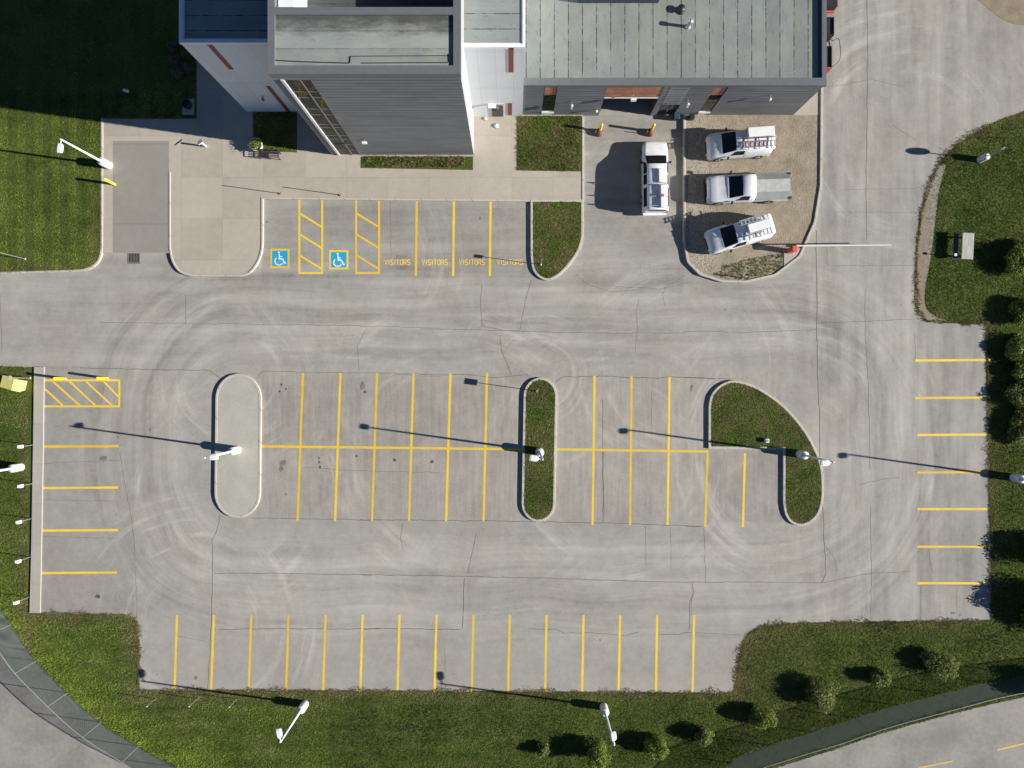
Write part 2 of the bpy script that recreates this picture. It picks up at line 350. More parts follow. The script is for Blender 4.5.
# ------------------------------------------------------------------ mesh builder
class MB:
    def __init__(s): s.v = []; s.f = []; s.sm = []
    def add(s, vs, fs, smooth=False):
        o = len(s.v); s.v += [tuple(v) for v in vs]
        s.f += [tuple(i + o for i in f) for f in fs]; s.sm += [smooth] * len(fs); return s
    def box(s, x0, x1, y0, y1, z0, z1, m=None):
        vs = [Vector((x, y, z)) for z in (z0, z1) for y in (y0, y1) for x in (x0, x1)]
        if m: vs = [m @ v for v in vs]
        return s.add(vs, [(0, 2, 3, 1), (4, 5, 7, 6), (0, 1, 5, 4), (2, 6, 7, 3), (0, 4, 6, 2), (1, 3, 7, 5)])
    def bbox(s, x0, x1, y0, y1, z0, z1, b=0.02, m=None):   # box with chamfered top and corners
        vs = []
        for z, e in ((z0, 0), (z1 - b, 0), (z1, b)):
            X0, X1, Y0, Y1 = x0 + e, x1 - e, y0 + e, y1 - e
            vs += [(X0 + b, Y0, z), (X1 - b, Y0, z), (X1, Y0 + b, z), (X1, Y1 - b, z), (X1 - b, Y1, z), (X0 + b, Y1, z), (X0, Y1 - b, z), (X0, Y0 + b, z)]
        vs = [Vector(v) for v in vs]
        if m: vs = [m @ v for v in vs]
        fs = [tuple(reversed(range(8))), tuple(range(16, 24))]
        for r in (0, 8):
            for i in range(8): j = (i + 1) % 8; fs.append((r + i, r + j, r + 8 + j, r + 8 + i))
        return s.add(vs, fs)
    def tube(s, a, b, r0, r1=None, n=10, caps=True, smooth=True):
        a = Vector(a); b = Vector(b); r1 = r0 if r1 is None else r1
        d = (b - a).normalized(); u = d.orthogonal().normalized(); w = d.cross(u)
        vs = [a + (u * math.cos(2 * PI * i / n) + w * math.sin(2 * PI * i / n)) * r0 for i in range(n)]
        vs += [b + (u * math.cos(2 * PI * i / n) + w * math.sin(2 * PI * i / n)) * r1 for i in range(n)]
        s.add(vs, [(i, (i + 1) % n, n + (i + 1) % n, n + i) for i in range(n)], smooth)
        if caps: s.add(vs, [tuple(reversed(range(n))), tuple(range(n, 2 * n))])
        return s
    def lathe(s, c, prof, n=20, smooth=True):
        c = Vector(c); vs = []
        for r, z in prof: vs += [c + Vector((r * math.cos(2 * PI * i / n), r * math.sin(2 * PI * i / n), z)) for i in range(n)]
        fs = []
        for k in range(len(prof) - 1):
            for i in range(n): j = (i + 1) % n; fs.append((k * n + i, k * n + j, (k + 1) * n + j, (k + 1) * n + i))
        s.add(vs, fs, smooth)
        s.add(vs, [tuple(reversed(range(n))), tuple(range((len(prof) - 1) * n, len(prof) * n))])
        return s
    def prism(s, poly, z0, z1):
        n = len(poly)
        vs = [(x, y, z0) for x, y in poly] + [(x, y, z1) for x, y in poly]
        return s.add(vs, [tuple(range(n, 2 * n))] + [(i, (i + 1) % n, n + (i + 1) % n, n + i) for i in range(n)])
    def sheet(s, poly, z): return s.add([(x, y, z) for x, y in poly], [tuple(range(len(poly)))])
    def ribbon(s, line, w, z0, z1, side=0, closed=False, bev=0.0):
        # strip of width w along a polyline; side 0 centred, +1 to its left, -1 to its right
        P = [Vector(p) for p in line]; n = len(P); L = []; Rr = []
        for i in range(n):
            if closed: a, b = P[(i - 1) % n], P[(i + 1) % n]
            else: a, b = P[max(i - 1, 0)], P[min(i + 1, n - 1)]
            d1 = (P[i] - a).normalized() if (P[i] - a).length > 1e-6 else (b - P[i]).normalized()
            d2 = (b - P[i]).normalized() if (b - P[i]).length > 1e-6 else d1
            n1 = Vector((-d1.y, d1.x)); n2 = Vector((-d2.y, d2.x)); m = (n1 + n2)
            m = m.normalized() if m.length > 1e-4 else n1
            k = 1 / max(0.5, m.dot(n1))
            l = {0: w / 2, 1: w, -1: 0}[side] * k; r = {0: w / 2, 1: 0, -1: w}[side] * k
            L.append(P[i] + m * l); Rr.append(P[i] - m * r)
        vs = []
        for i in range(n):
            li, ri = L[i], Rr[i]; e = (ri - li).normalized() * bev
            vs += [(*li, z0), (*(li), z1 - bev), (*(li + e), z1), (*(ri - e), z1), (*ri, z1 - bev), (*ri, z0)]
        fs = []; rng = range(n if closed else n - 1)
        if z1 - z0 < 1e-4:
            for i in rng:
                j = (i + 1) % n; fs.append((i * 6 + 1, i * 6 + 4, j * 6 + 4, j * 6 + 1))
            return s.add(vs, fs)
        for i in rng:
            j = (i + 1) % n
            for k in range(5): fs.append((i * 6 + k, i * 6 + k + 1, j * 6 + k + 1, j * 6 + k))
        if not closed: fs += [tuple(range(6)), tuple(reversed(range((n - 1) * 6, n * 6)))]
        return s.add(vs, fs)
    def build(s, name, mat, parent=None, m=None):
        me = bpy.data.meshes.new(name); me.from_pydata(s.v, [], s.f); me.update()
        me.polygons.foreach_set('use_smooth', s.sm)
        import bmesh
        bm = bmesh.new(); bm.from_mesh(me)
        if len(s.f) < 20000: bmesh.ops.recalc_face_normals(bm, faces=bm.faces)
        bm.to_mesh(me); bm.free()
        me.materials.append(M[mat] if isinstance(mat, str) else mat)
        o = bpy.data.objects.new(name, me); COL.objects.link(o)
        if parent: o.parent = parent
        return o

def flat_up(o):                       # sheets must face up
    me = o.data
    import bmesh
    bm = bmesh.new(); bm.from_mesh(me)
    for f in bm.faces:
        if f.normal.z < -0.5: f.normal_flip()
    bm.to_mesh(me); bm.free(); return o
def tag(o, label, cat, group=None):
    o['label'] = label; o['category'] = cat
    if group: o['group'] = group
    return o
def struct(o): o['kind'] = 'structure'; return o
def thing(name, label, cat, loc=(0, 0, 0), rz=0, group=None):
    o = bpy.data.objects.new(name, None); COL.objects.link(o); o.empty_display_size = 0.3
    o.location = loc; o.rotation_euler = (0, 0, rz); return tag(o, label, cat, group)
KIDS = {}
def copy_tree(o, parent=None):
    c = o.copy(); COL.objects.link(c)
    if parent: c.parent = parent
    for ch in [x for x in list(bpy.data.objects) if x.parent == o]: copy_tree(ch, c)
    return c
def place_copy(root, loc, rz, label, group=None, scale=None):
    c = copy_tree(root); c.location = loc; c.rotation_euler = (0, 0, rz); c['label'] = label
    if group: c['group'] = group
    if scale: c.scale = scale
    return c

def smooth(pts, n=6, closed=False):
    P = [Vector(p) for p in pts]; N = len(P); out = []
    rng = range(N if closed else N - 1)
    for i in rng:
        p0 = P[(i - 1) % N] if closed or i > 0 else P[i]; p1 = P[i]; p2 = P[(i + 1) % N]
        p3 = P[(i + 2) % N] if closed or i + 2 < N else p2
        for k in range(n):
            t = k / n
            out.append(0.5 * ((2 * p1) + (p2 - p0) * t + (2 * p0 - 5 * p1 + 4 * p2 - p3) * t * t + (3 * p1 - p0 - 3 * p2 + p3) * t ** 3))
    if not closed: out.append(P[-1])
    return [(v.x, v.y) for v in out]
def fillet(pts, radii, n=7, closed=True):
    # polygon (pixel space) with rounded corners
    P = [Vector(p) for p in pts]; N = len(P); out = []
    for i in range(N):
        r = radii[i] if isinstance(radii, (list, tuple)) else radii
        if r <= 0 or (not closed and i in (0, N - 1)): out.append(tuple(P[i])); continue
        a = (P[i - 1] - P[i]).normalized(); b = (P[(i + 1) % N] - P[i]).normalized()
        ang = a.angle(b); t = min(r / math.tan(ang / 2), (P[i - 1] - P[i]).length * 0.5, (P[(i + 1) % N] - P[i]).length * 0.5)
        s, e = P[i] + a * t, P[i] + b * t
        for k in range(n + 1):
            u = k / n; q = s * (1 - u) ** 2 + P[i] * 2 * u * (1 - u) + e * u * u
            # pull towards a true arc
            out.append((q.x, q.y))
    return out
def inset(poly, d):
    P = [Vector(p) for p in poly]; n = len(P)
    A = sum(P[i].x * P[(i + 1) % n].y - P[(i + 1) % n].x * P[i].y for i in range(n))
    sg = 1 if A > 0 else -1; out = []
    for i in range(n):
        d1 = (P[i] - P[i - 1]).normalized(); d2 = (P[(i + 1) % n] - P[i]).normalized()
        n1 = Vector((-d1.y, d1.x)) * sg; n2 = Vector((-d2.y, d2.x)) * sg
        m = (n1 + n2).normalized(); out.append(tuple(P[i] + m * d / max(0.5, m.dot(n1))))
    return out

# ------------------------------------------------------------------ ground sheets
def sheet(name, px, z, mat, zread=None):
    return flat_up(MB().sheet(pts_at(px, z if zread is None else zread), z).build(name, mat))
terr = struct(MB().sheet([(-450, -450), (450, -450), (450, 450), (-450, 450)], 0.0).build('ground', 'soil')); flat_up(terr)

LOT = [(-500, 366), (0, 366), (34, 367), (33, 420), (31, 540), (29.5, 614), (80, 614.5), (125, 615), (134, 618), (138, 626), (139, 660), (139, 690.5),
       (300, 691), (500, 692), (700, 693.5), (735.5, 693), (736, 675), (738, 660), (742, 645), (749, 634), (760, 627), (778, 624), (880, 622.5), (992, 621),
       (991, 560), (989.5, 480), (988, 400), (986.5, 324), (955, 322.5), (926, 321), (918, 312), (916, 285), (917, 250), (921, 215), (929, 185), (939, 163), (956, 145), (980, 130), (1005, 119), (1040, 107),
       (1120, 85), (1500, 40), (1500, -600), (-500, -600)]
def rough_edge(px, amp=1.0, step=7):
    out = []; rr = random.Random(5)
    for i, a in enumerate(px):
        b = px[(i + 1) % len(px)]; L = math.hypot(b[0] - a[0], b[1] - a[1])
        inside = all(-60 < q[0] < 1100 and 100 < q[1] < 800 for q in (a, b))
        n = max(1, int(L / step)) if inside else 1
        for k in range(n):
            t = k / n; j = amp if inside and 0 < k else 0
            out.append((a[0] + (b[0] - a[0]) * t + rr.uniform(-j, j) * 0.6, a[1] + (b[1] - a[1]) * t + rr.uniform(-j, j) * 0.6))
    return out
lot = struct(sheet('parking_lot', rough_edge(LOT, 0.9), 0.008, 'lot'))
# darker crumbling fringe of dirt along the eastern edge
FR = smooth([(939, 163), (930, 180), (922, 205), (918, 240), (916, 275), (915, 300), (921, 318), (935, 322), (955, 323)], 5) + \
     smooth([(935, 316), (926, 308), (925, 290), (930, 262), (933, 240), (936, 215), (939, 190), (946, 165)], 5)
struct(sheet('gravel_shoulder', rough_edge([(x, y) for x, y in FR], 1.6, 4), 0.016, 'shoulder'))
struct(sheet('dirt_patch', smooth([(962, -30), (975, -4), (990, 10), (1008, 22), (1030, 27), (1080, 40), (1200, 20), (1200, -60)], 4), 0.016, 'dirt'))
ROAD = smooth([(-500, -150), (-120, 300), (-60, 500), (-30, 562), (0, 610), (12, 628), (34, 660), (66, 693), (97, 721), (132, 744), (166, 763), (230, 794), (330, 824), (450, 837), (560, 832), (650, 812),
               (705, 792), (760, 773), (836, 749), (880, 734), (931, 719.5), (997, 703), (1050, 693), (1150, 680), (1300, 660), (1700, 560)], 3)
road = struct(sheet('road', ROAD + [(1700, 1500), (-500, 1500)], 0.012, 'road'))
for seg in (((918, 768), (953, 761)), ((997, 750), (1026, 743)), ((1050, 738), (1080, 731)), ((880, 777), (905, 771))):
    o = flat_up(MB().ribbon(pts_at(seg), 0.12, 0.018, 0.018).build('centre_dash', 'yellow_faded', road))

struct(MB().sheet([tuple(p) for p in (pts_at([(713, 783), (736, 758.5), (778, 743), (826, 728.5), (856, 718), (880, 710.5), (896, 706), (938, 695), (980, 684), (1024, 676), (1090, 667), (1180, 655)]) + pts_at([(1180, 671), (1090, 684), (1050, 689), (997, 699.5), (931, 716), (880, 730.5), (836, 745.5), (760, 770), (730, 783)]))], 0.010).build('gravel_edge', 'dark_gravel'))
# plaza in front of the building (raised) with the drive bay let into it
ZP = 0.15
PEN = smooth([(169.5, 230), (169.8, 248), (173, 262), (180, 271.5), (191, 275.3)], 5) + smooth([(240, 275.5), (249, 272.5), (257, 262.5), (261.3, 250), (262, 236)], 5)
PLAZA = [(101.5, 118.5), (101.5, 253), (169.7, 253)] + [q for q in PEN if q[1] > 253.5 or q[0] > 200] + \
        [(262, 197.5), (530, 200.5), (583, 201), (583, 115), (583, -300), (101.5, -300)]
plaza = struct(MB().prism(pts_at(PLAZA, ZP), 0.0, ZP).build('plaza', 'plaza'))
bay = struct(sheet('driveway_bay', [(113, 141), (169, 141), (169.3, 252.6), (113, 252.6)], ZP + 0.005, 'bay'))
CORN = smooth([(70, 270.9), (84, 269.6), (93, 265.8), (98.8, 259), (101.3, 249), (101.6, 236)], 5)
LAWN = [(-500, 275), (0, 273.5)] + CORN + [(101.3, 118.5), (196.5, 118.5), (196.5, -300), (-500, -300)]
lawn = struct(MB().prism(pts_at(LAWN, 0.17), 0.0, 0.17).build('lawn', 'soil'))
def kerb(px, label, w=0.17, z=0.19, side=0, closed=False):
    o = MB().ribbon(pts_at(px, z), w, 0.0, z, side, closed, 0.02).build('kerb', 'kerb'); return struct(o)
kerb([(-300, 274.5), (0, 273)] + CORN + [(101.8, 118)], '')
kerb([(169.5, 172)] + PEN + [(262, 198), (530, 200.5)], '', 0.15)
kerb([(583, 117), (583, 201)], '', 0.15)
# west walk
struct(MB().prism(pts_at([(34, 367), (44, 367), (43, 450), (41, 560), (40, 613), (29.5, 613), (31, 560), (33, 450)], 0.1), 0.0, 0.10).build('sidewalk', 'walk'))
# sheets let into the plaza
struct(sheet('planting_strip', [(361, 156.5), (473, 156.5), (473, 170), (361, 168)], ZP + .02, 'soil'))
struct(sheet('planting_bed', [(253, 112), (297, 112), (297, 152.5), (264, 151), (253, 146)], ZP + .02, 'soil'))
struct(sheet('grass_plot', [(517, 116), (582, 116), (582, 171.5), (517, 170.5)], ZP + .02, 'soil'))
# gravel yard
YARD = fillet([(684.5, 116), (684.5, 240), (688, 262), (700, 274), (722, 281), (745, 281.5), (775, 275), (800, 256), (815, 222), (821, 185), (822, 84), (822, -60), (684.5, -60)], [0, 10, 10, 8, 8, 8, 10, 14, 14, 8, 0, 0, 0], 4)
struct(MB().prism(pts_at(YARD, 0.16), 0.0, 0.14).build('gravel_yard', 'gravel'))
kerb(YARD[:-2], '', 0.17, 0.24, 0)
struct(MB().sheet(pts_at([(793, 115), (820.5, 115), (820.5, 60), (793, 60)], .15), 0.147).build('concrete_apron', 'plaza'))
struct(MB().prism(pts_at([(784, 250), (802, 248), (798, 256), (791, 263), (784, 267)], .18), 0.05, 0.18).build('concrete_pad', 'walk'))

# ------------------------------------------------------------------ islands
def island(px, label, mat, surf):
    poly = pts_at(px, 0.17)
    c = Vector((sum(p[0] for p in poly) / len(poly), sum(p[1] for p in poly) / len(poly), 0))
    poly = [(x - c.x, y - c.y) for x, y in poly]
    t = thing('traffic_island', label, 'traffic island', c, 0, 'kerbed islands between the parking stalls')
    MB().ribbon(poly, 0.18, 0.0, 0.18, 1 if sum(poly[i][0] * poly[(i + 1) % len(poly)][1] - poly[(i + 1) % len(poly)][0] * poly[i][1] for i in range(len(poly))) > 0 else -1, True, 0.02).build('kerb', 'kerb', t)
    k = MB().prism(inset(poly, 0.15), 0.0, 0.165).build(surf, mat, t)
    return t
def stadium(x0, x1, y0, y1, skew=0.0):
    r = (x1 - x0) / 2; cx = (x0 + x1) / 2; out = []
    for i in range(17): a = PI - PI * i / 16; out.append((cx + skew + r * math.cos(a), y0 + r * 1.1 - r * 1.1 * math.sin(a)))
    for i in range(17): a = -PI * i / 16; out.append((cx - skew + r * math.cos(a), y1 - r * 1.1 - r * 1.1 * math.sin(a)))
    return out
I1 = stadium(214.8, 260.8, 373.5, 518, 0.5); I2 = stadium(522.5, 556.2, 377.5, 521.8, 1.0)
z3 = lambda p: [(660 + x / 4.265, 360 + y / 4.265) for x, y in p]
I3 = z3([(207, 378), (207, 215)] + smooth([(207, 200), (218, 150), (252, 110), (300, 88), (350, 92), (420, 118), (500, 170), (560, 225), (620, 300), (660, 370), (685, 430), (697, 500), (697, 590), (682, 650), (650, 690), (603, 708), (560, 695), (535, 660), (525, 610)], 4) + [(526, 382)])
island(I1, 'rounded traffic island filled with bare pale concrete', 'island', 'concrete_top')
island(I2, 'narrow rounded island filled with brownish green grass', 'soil', 'soil_bed')
island(I3, 'large hook-shaped grass island with curved kerb at the end of the centre stalls', 'soil', 'soil_bed')
I4 = [(530.5, 199.5), (583.5, 199.5)] + smooth([(583.5, 225), (583, 238), (579.5, 250), (572, 262), (561, 274), (549, 280.5), (539, 277.5), (532.5, 269), (530.5, 255)], 4)
island(I4, 'grassy kerbed island beside the visitor stalls', 'soil', 'soil_bed')

# ------------------------------------------------------------------ painted markings, all painted on the lot
ZL = 0.0125
def line(a, b, w=0.175, name='parking_line', mat='yellow'):
    a = Vector(at(*a)[:2]); b = Vector(at(*b)[:2]); n = 6
    z = ZL + (0.002 if abs(b.x - a.x) > abs(b.y - a.y) else 0.0)
    o = MB().ribbon([a + (b - a) * i / n for i in range(n + 1)], w, z, z).build(name, mat, lot); return flat_up(o)
for xt, xb in ((303, 297.5), (340.5, 335), (377, 372), (413.5, 409), (450.5, 446), (487, 483.5)): line((xt, 373), (xb, 521))
line((261.5, 446.3), (522, 449.2))
for xt, xb, y0 in ((594.5, 592.5, 376), (631.5, 630, 376), (669.5, 667.5, 377), (707.5, 705, 453), (744.8, 742.8, 453)): line((xt, y0), (xb, 525 if xb < 700 else 527))
line((557, 449.3), (708.5, 451.5))
for xt, xb in zip((177, 214, 251.3, 288.5, 325.6, 362.6, 399.5, 436.5, 473.3, 509.7, 546.5, 583.5, 620, 657, 694), (174.5, 211, 248.5, 286, 323, 360.3, 397.5, 434.5, 471.7, 508, 545, 582, 618.5, 655.8, 692.5)): line((xt, 615), (xb, 692))
for y, x0, x1 in ((446.6, 43.5, 119), (488, 43, 118), (530.5, 42.5, 118), (573, 41.5, 117)): line((x0, y), (x1, y - 0.5))
for y in (360.5, 398, 435, 472.5, 509, 546.7, 583.2): line((915 if y < 400 else 917, y), (990, y - 0.5 if y < 480 else y))
for x in (416.4, 453.6, 490.3): line((x + .3, 200), (x - .5, 276))
def hatch(lines, label):
    mb = MB(); d = 0
    for k, (a, b) in enumerate(lines): mb.ribbon(pts_at((a, b)), 0.15, ZL + 0.0012 * k, ZL + 0.0012 * k)
    o = flat_up(mb.build('access_hatching', 'yellow', lot)); o['label'] = label
for dx in (0, 56.8):
    L = [((299.3 + dx, 198.5), (299.3 + dx, 273.8)), ((322.2 + dx, 198.5), (322.2 + dx, 273.8)), ((298.5 + dx, 273), (323 + dx, 273))]
    L += [((299.8 + dx, 213.5 + k), (321.8 + dx, 227 + k)) for k in (0, 21, 42)]
    hatch(L, 'yellow hatched aisle beside an accessible stall')
def z1(p): return (p[0] / 5.12, 350 + p[1] / 5.12)
L = [((44, 380.3), (120, 380.3)), ((44, 406.3), (120, 406.3)), ((119.3, 380), (119.3, 406.8))]
L += [(z1(a), z1(b)) for a, b in (((232, 200), (322, 285)), ((272, 162), (410, 285)), ((355, 160), (490, 285)), ((440, 160), (575, 285)), ((530, 160), (605, 238)))]
hatch(L, 'yellow hatched no-parking box behind two bollards')

def wheelchair(cx, cy, size, parent, z, name='wheelchair_figure', mat='white_paint', plane='floor'):
    # international access symbol drawn with strokes, y up
    S = size; mb = MB(); lines = []
    lines.append(([(-0.05, 0.28), (-0.03, -0.02), (0.17, -0.03), (0.29, -0.30), (0.38, -0.27)], 0.085))
    arc = [(-0.06 + 0.255 * math.cos(a), -0.17 + 0.245 * math.sin(a)) for a in [R(130 + i * 200 / 14) for i in range(15)]]
    lines.append((arc, 0.07)); lines.append(([(-0.04, 0.12), (0.14, 0.11)], 0.06))
    for k, (l, w) in enumerate(lines):
        mb.ribbon([(x * S, y * S) for x, y in l], w * S, k * 0.0012, k * 0.0012)
    mb.sheet([(-0.06 * S + 0.065 * S * math.cos(2 * PI * i / 14), 0.375 * S + 0.065 * S * math.sin(2 * PI * i / 14)) for i in range(14)], 0.0)
    o = flat_up(mb.build(name, mat, parent)); o.location = (cx, cy, z); return o
for px, py in ((280, 258.5), (338.8, 259.8)):
    c = at(px, py); s = 0.73
    b = flat_up(MB().sheet([(-s, -s), (s, -s), (s, s), (-s, s)], 0).build('accessible_symbol', 'yellow', lot)); b.location = (c.x, c.y, ZL)
    q = flat_up(MB().sheet([(-.585, -.585), (.585, -.585), (.585, .585), (-.585, .585)], 0).build('blue_square', 'blue_paint', b)); q.location = (0, 0, 0.004)
    wheelchair(0, 0, 1.2, b, 0.008)

GLYPH = {'V': [[(0, 1), (.5, 0), (1, 1)]], 'I': [[(.5, 0), (.5, 1)]], 'T': [[(.5, 0), (.5, .92)], [(0, 1), (1, 1)]],
         'S': [[(.98, .86), (.75, 1), (.25, 1), (.03, .84), (.06, .62), (.30, .52), (.72, .46), (.97, .34), (.97, .14), (.75, 0), (.25, 0), (.02, .14)]],
         'O': [[(.5, 0), (.15, .06), (0, .3), (0, .7), (.15, .94), (.5, 1), (.85, .94), (1, .7), (1, .3), (.85, .06), (.5, 0)]],
         'R': [[(0, 0), (0, 1), (.7, 1), (.97, .86), (.97, .62), (.7, .48), (.1, .48)], [(.5, .44), (1, 0)]]}
def lettering(txt, cx, cy, width, height, name, mat, z):
    wd = [0.45 if ch == 'I' else 1.0 for ch in txt]; gap = .38; tot = sum(wd) + gap * (len(txt) - 1); k = width / tot; x = -width / 2; mb = MB(); zz = 0
    for ch, w_ in zip(txt, wd):
        for st_ in GLYPH[ch]:
            zz += 1; gw = w_ if ch != 'I' else .45
            mb.ribbon([(x + px * gw * k, (py - .5) * height) for px, py in st_], .078, .0002 * zz, .0002 * zz)
        x += (w_ + gap) * k
    o = flat_up(mb.build(name, mat, lot)); o.location = (cx, cy, z); return o
for px in (397.4, 434.8, 472, 510):
    c = at(px, 262.3); lettering('VISITORS', c.x, c.y, 1.92, 0.38, 'visitors_lettering', 'yellow_faded', ZL)

# joints and cracks in the slab
rj = random.Random(3)
def crack(pts, name='pavement_joint', w=0.026, j=0.5, mat='joint', z=0.0105):
    out = []
    for i in range(len(pts) - 1):
        a, b = pts[i], pts[i + 1]; L = math.hypot(b[0] - a[0], b[1] - a[1]); n = max(1, int(L / 6))
        for k in range(n):
            t = k / n; out.append((a[0] + (b[0] - a[0]) * t + (rj.uniform(-j, j) if k else 0), a[1] + (b[1] - a[1]) * t + (rj.uniform(-j, j) if k else 0)))
    out.append(pts[-1])
    o = flat_up(MB().ribbon(pts_at(out), w, z, z).build(name, mat, lot)); return o
za = lambda pts: [(100 + x * .332, 260 + y * .332) for x, y in pts]
zb = lambda pts: [(420 + x * .332, 260 + y * .332) for x, y in pts]
zc = lambda pts: [(684 + x * .332, 230 + y * .332) for x, y in pts]
zd = lambda pts: [(40 + x * .332, 440 + y * .332) for x, y in pts]
ze = lambda pts: [(360 + x * .332, 440 + y * .332) for x, y in pts]
zf = lambda pts: [(684 + x * .332, 440 + y * .332) for x, y in pts]
for p, w in ((za([(0, 188), (330, 192), (670, 196), (1024, 205)]), .020), (za([(-60, 325), (0, 327), (330, 333), (365, 358)]), .030), (za([(470, 358), (490, 335), (610, 338), (960, 342)]), .022),
          (za([(257, 105), (258, 195)]), .018), (za([(610, 625), (760, 634), (1024, 640)]), .018), (za([(805, 205), (775, 260), (780, 330)]), .016), (za([(860, 360), (890, 345), (1024, 352)]), .015),
          (zb([(0, 208), (190, 210), (300, 214), (520, 220), (800, 220)]), .022), (zb([(185, 75), (182, 130), (188, 200), (250, 212), (300, 214)]), .022), (zb([(335, 60), (318, 120), (310, 160), (300, 214)]), .022),
          (zb([(240, 225), (246, 275), (262, 310), (275, 345)]), .026), (zb([(0, 345), (150, 346), (230, 354), (320, 345), (335, 360)]), .026), (zb([(408, 368), (430, 352), (560, 350), (700, 356), (760, 352), (890, 358)]), .034),
          (zb([(470, 45), (515, 78), (570, 95), (655, 90)]), .016), (zb([(740, 85), (730, 105), (738, 140)]), .018), (zb([(800, 45), (735, 85)]), .014), (zb([(660, 120), (650, 160), (655, 200), (648, 280)]), .016),
          (zb([(550, 420), (550, 640), (552, 700), (555, 768)]), .024), (zb([(700, 360), (697, 500)]), .015), (zb([(240, 410), (600, 460)]), .0),
          (zc([(0, 305), (200, 308), (400, 300)]), .020), (zc([(398, 0), (400, 270), (402, 440), (408, 560), (410, 720)]), .036), (zc([(545, 180), (546, 330), (555, 460), (560, 720)]), .020), (zc([(400, 280), (560, 275), (700, 268), (780, 272)]), .020),
          (zc([(430, 55), (430, 100), (440, 108), (700, 106)]), .015), (zc([(0, 445), (130, 448)]), .024), (zc([(695, 310), (697, 390)]), .014),
          (zd([(640, 235), (760, 237), (1024, 241)]), .026), (zd([(542, 228), (530, 280), (518, 300), (520, 400), (518, 520), (505, 768)]), .028), (zd([(525, 402), (760, 402), (1000, 407)]), .022), (zd([(540, 570), (740, 568), (1024, 569)]), .030),
          (zd([(240, 40), (262, 160), (285, 300), (292, 520), (296, 768)]), .018), (zd([(415, 590), (505, 608)]), .014), (zd([(10, 70), (240, 62)]), .014), (zd([(10, 180), (230, 184)]), .014), (zd([(10, 290), (230, 296)]), .014),
          (ze([(0, 240), (480, 245), (760, 250), (1024, 260)]), .030), (ze([(0, 406), (300, 410), (560, 416), (930, 428), (1024, 428)]), .028), (ze([(0, 568), (300, 570)]), .034), (ze([(314, 415), (312, 500), (308, 568)]), .034),
          (ze([(350, 280), (335, 350), (325, 400)]), .024), (ze([(130, 250), (122, 290), (130, 330)]), .020), (ze([(510, 568), (590, 570), (615, 582), (700, 580), (800, 590), (840, 578)]), .024), (ze([(900, 585), (960, 586), (990, 578)]), .024),
          (ze([(1000, 430), (1006, 460), (993, 490), (992, 570)]), .026), (ze([(733, 30), (732, 250)]), .022), (ze([(860, 260), (862, 380)]), .018), (ze([(935, 260), (937, 390)]), .016), (ze([(255, 630), (258, 700)]), .016),
          (zf([(418, 200), (422, 310), (428, 400), (415, 430)]), .034), (zf([(422, 310), (455, 360), (460, 395)]), .016), (zf([(0, 428), (240, 428), (415, 430), (560, 402), (680, 396)]), .022), (zf([(562, 200), (564, 400), (562, 548)]), .022),
          (zf([(60, 265), (66, 430)]), .020), (zf([(0, 580), (170, 586)]), .018), (zf([(24, 440), (22, 530)]), .018), (zf([(530, 135), (560, 125), (650, 112)]), .018), (zf([(738, 290), (740, 360), (750, 400)]), .018),
          (zf([(690, 436), (920, 440)]), .014), (zf([(713, 440), (713, 548)]), .014), (zf([(822, 440), (822, 548)]), .012), (zf([(0, 258), (60, 260)]), .02),
          ([(867, -10), (867.5, 80), (866, 175), (866.5, 240)], .026), ([(824, 87), (845, 85), (866, 80)], .016), ([(868, 78), (890, 84), (905, 86)], .014), ([(818, 95), (823, 230)], .0), ([(892, 125), (915, 140)], .014), ([(840, 190), (930, 188)], .014), ([(835, 212), (925, 213)], .014),
          ([(600, 285), (660, 289), (690, 282)], .014), ([(0, 295), (2, 350)], .02), ([(584, 170), (684, 172)], .0), ([(390, 200), (391, 262)], .012), ([(267, 212), (275, 216)], .0)):
    if w > 0: crack(p, w=w * 1.25)
def blob(px, py, r, name='oil_stain', mat='stain', sy=1.0, z=0.0115):
    c = at(px, py); rr = random.Random(int(px * 7 + py)); n = 14
    ph = [rr.uniform(0.55, 1.2) for _ in range(n)]; ph = [(ph[i] + ph[i - 1]) / 2 for i in range(n)]
    o = flat_up(MB().sheet([(r * ph[i] * math.cos(2 * PI * i / n), r * sy * ph[i] * math.sin(2 * PI * i / n)) for i in range(n)], 0).build(name, mat, lot)); o.location = (c.x, c.y, z)
for px, py, r, sy, m in ((362.5, 385, .22, 1.5, 'soft_stain'), (365, 392, .12, 1, 'stain'), (281.5, 384.5, .10, 1, 'stain'), (286, 389, .09, 1, 'stain'), (279.5, 391.5, .09, 1, 'stain'),
                     (283, 463, .30, .8, 'soft_stain'), (281, 469, .18, 1.2, 'soft_stain'), (319, 458, .08, 1, 'stain'), (319.3, 462, .09, 1.2, 'stain'), (320, 467, .10, 1.2, 'stain'), (356.5, 456, .10, 1, 'stain'),
                     (394.5, 460, .15, .8, 'stain'), (432, 462, .17, .8, 'stain'), (286, 494.5, .10, 1, 'soft_stain'), (98, 596.5, .22, .75, 'stain'), (157, 674.5, .05, 1, 'stain'), (196, 678, .12, 1.2, 'soft_stain'),
                     (267, 222, .10, 1.6, 'soft_stain'), (691.5, 388, .14, 2, 'soft_stain'), (725, 310, .10, .6, 'soft_stain'), (1001 - 48, 613, .22, .5, 'soft_stain'), (960, 615, .16, .5, 'soft_stain'), (480, 218, .10, 1.4, 'soft_stain'), (430, 240, .06, 1, 'soft_stain'),
                     (118.5, 437, .09, 1, 'soft_stain'), (104, 458, .3, .7, 'soft_stain'), (600, 640, .07, 1, 'soft_stain'), (150, 430, .08, 2, 'soft_stain')):
    blob(px, py, r, 'oil_stain', m, sy)
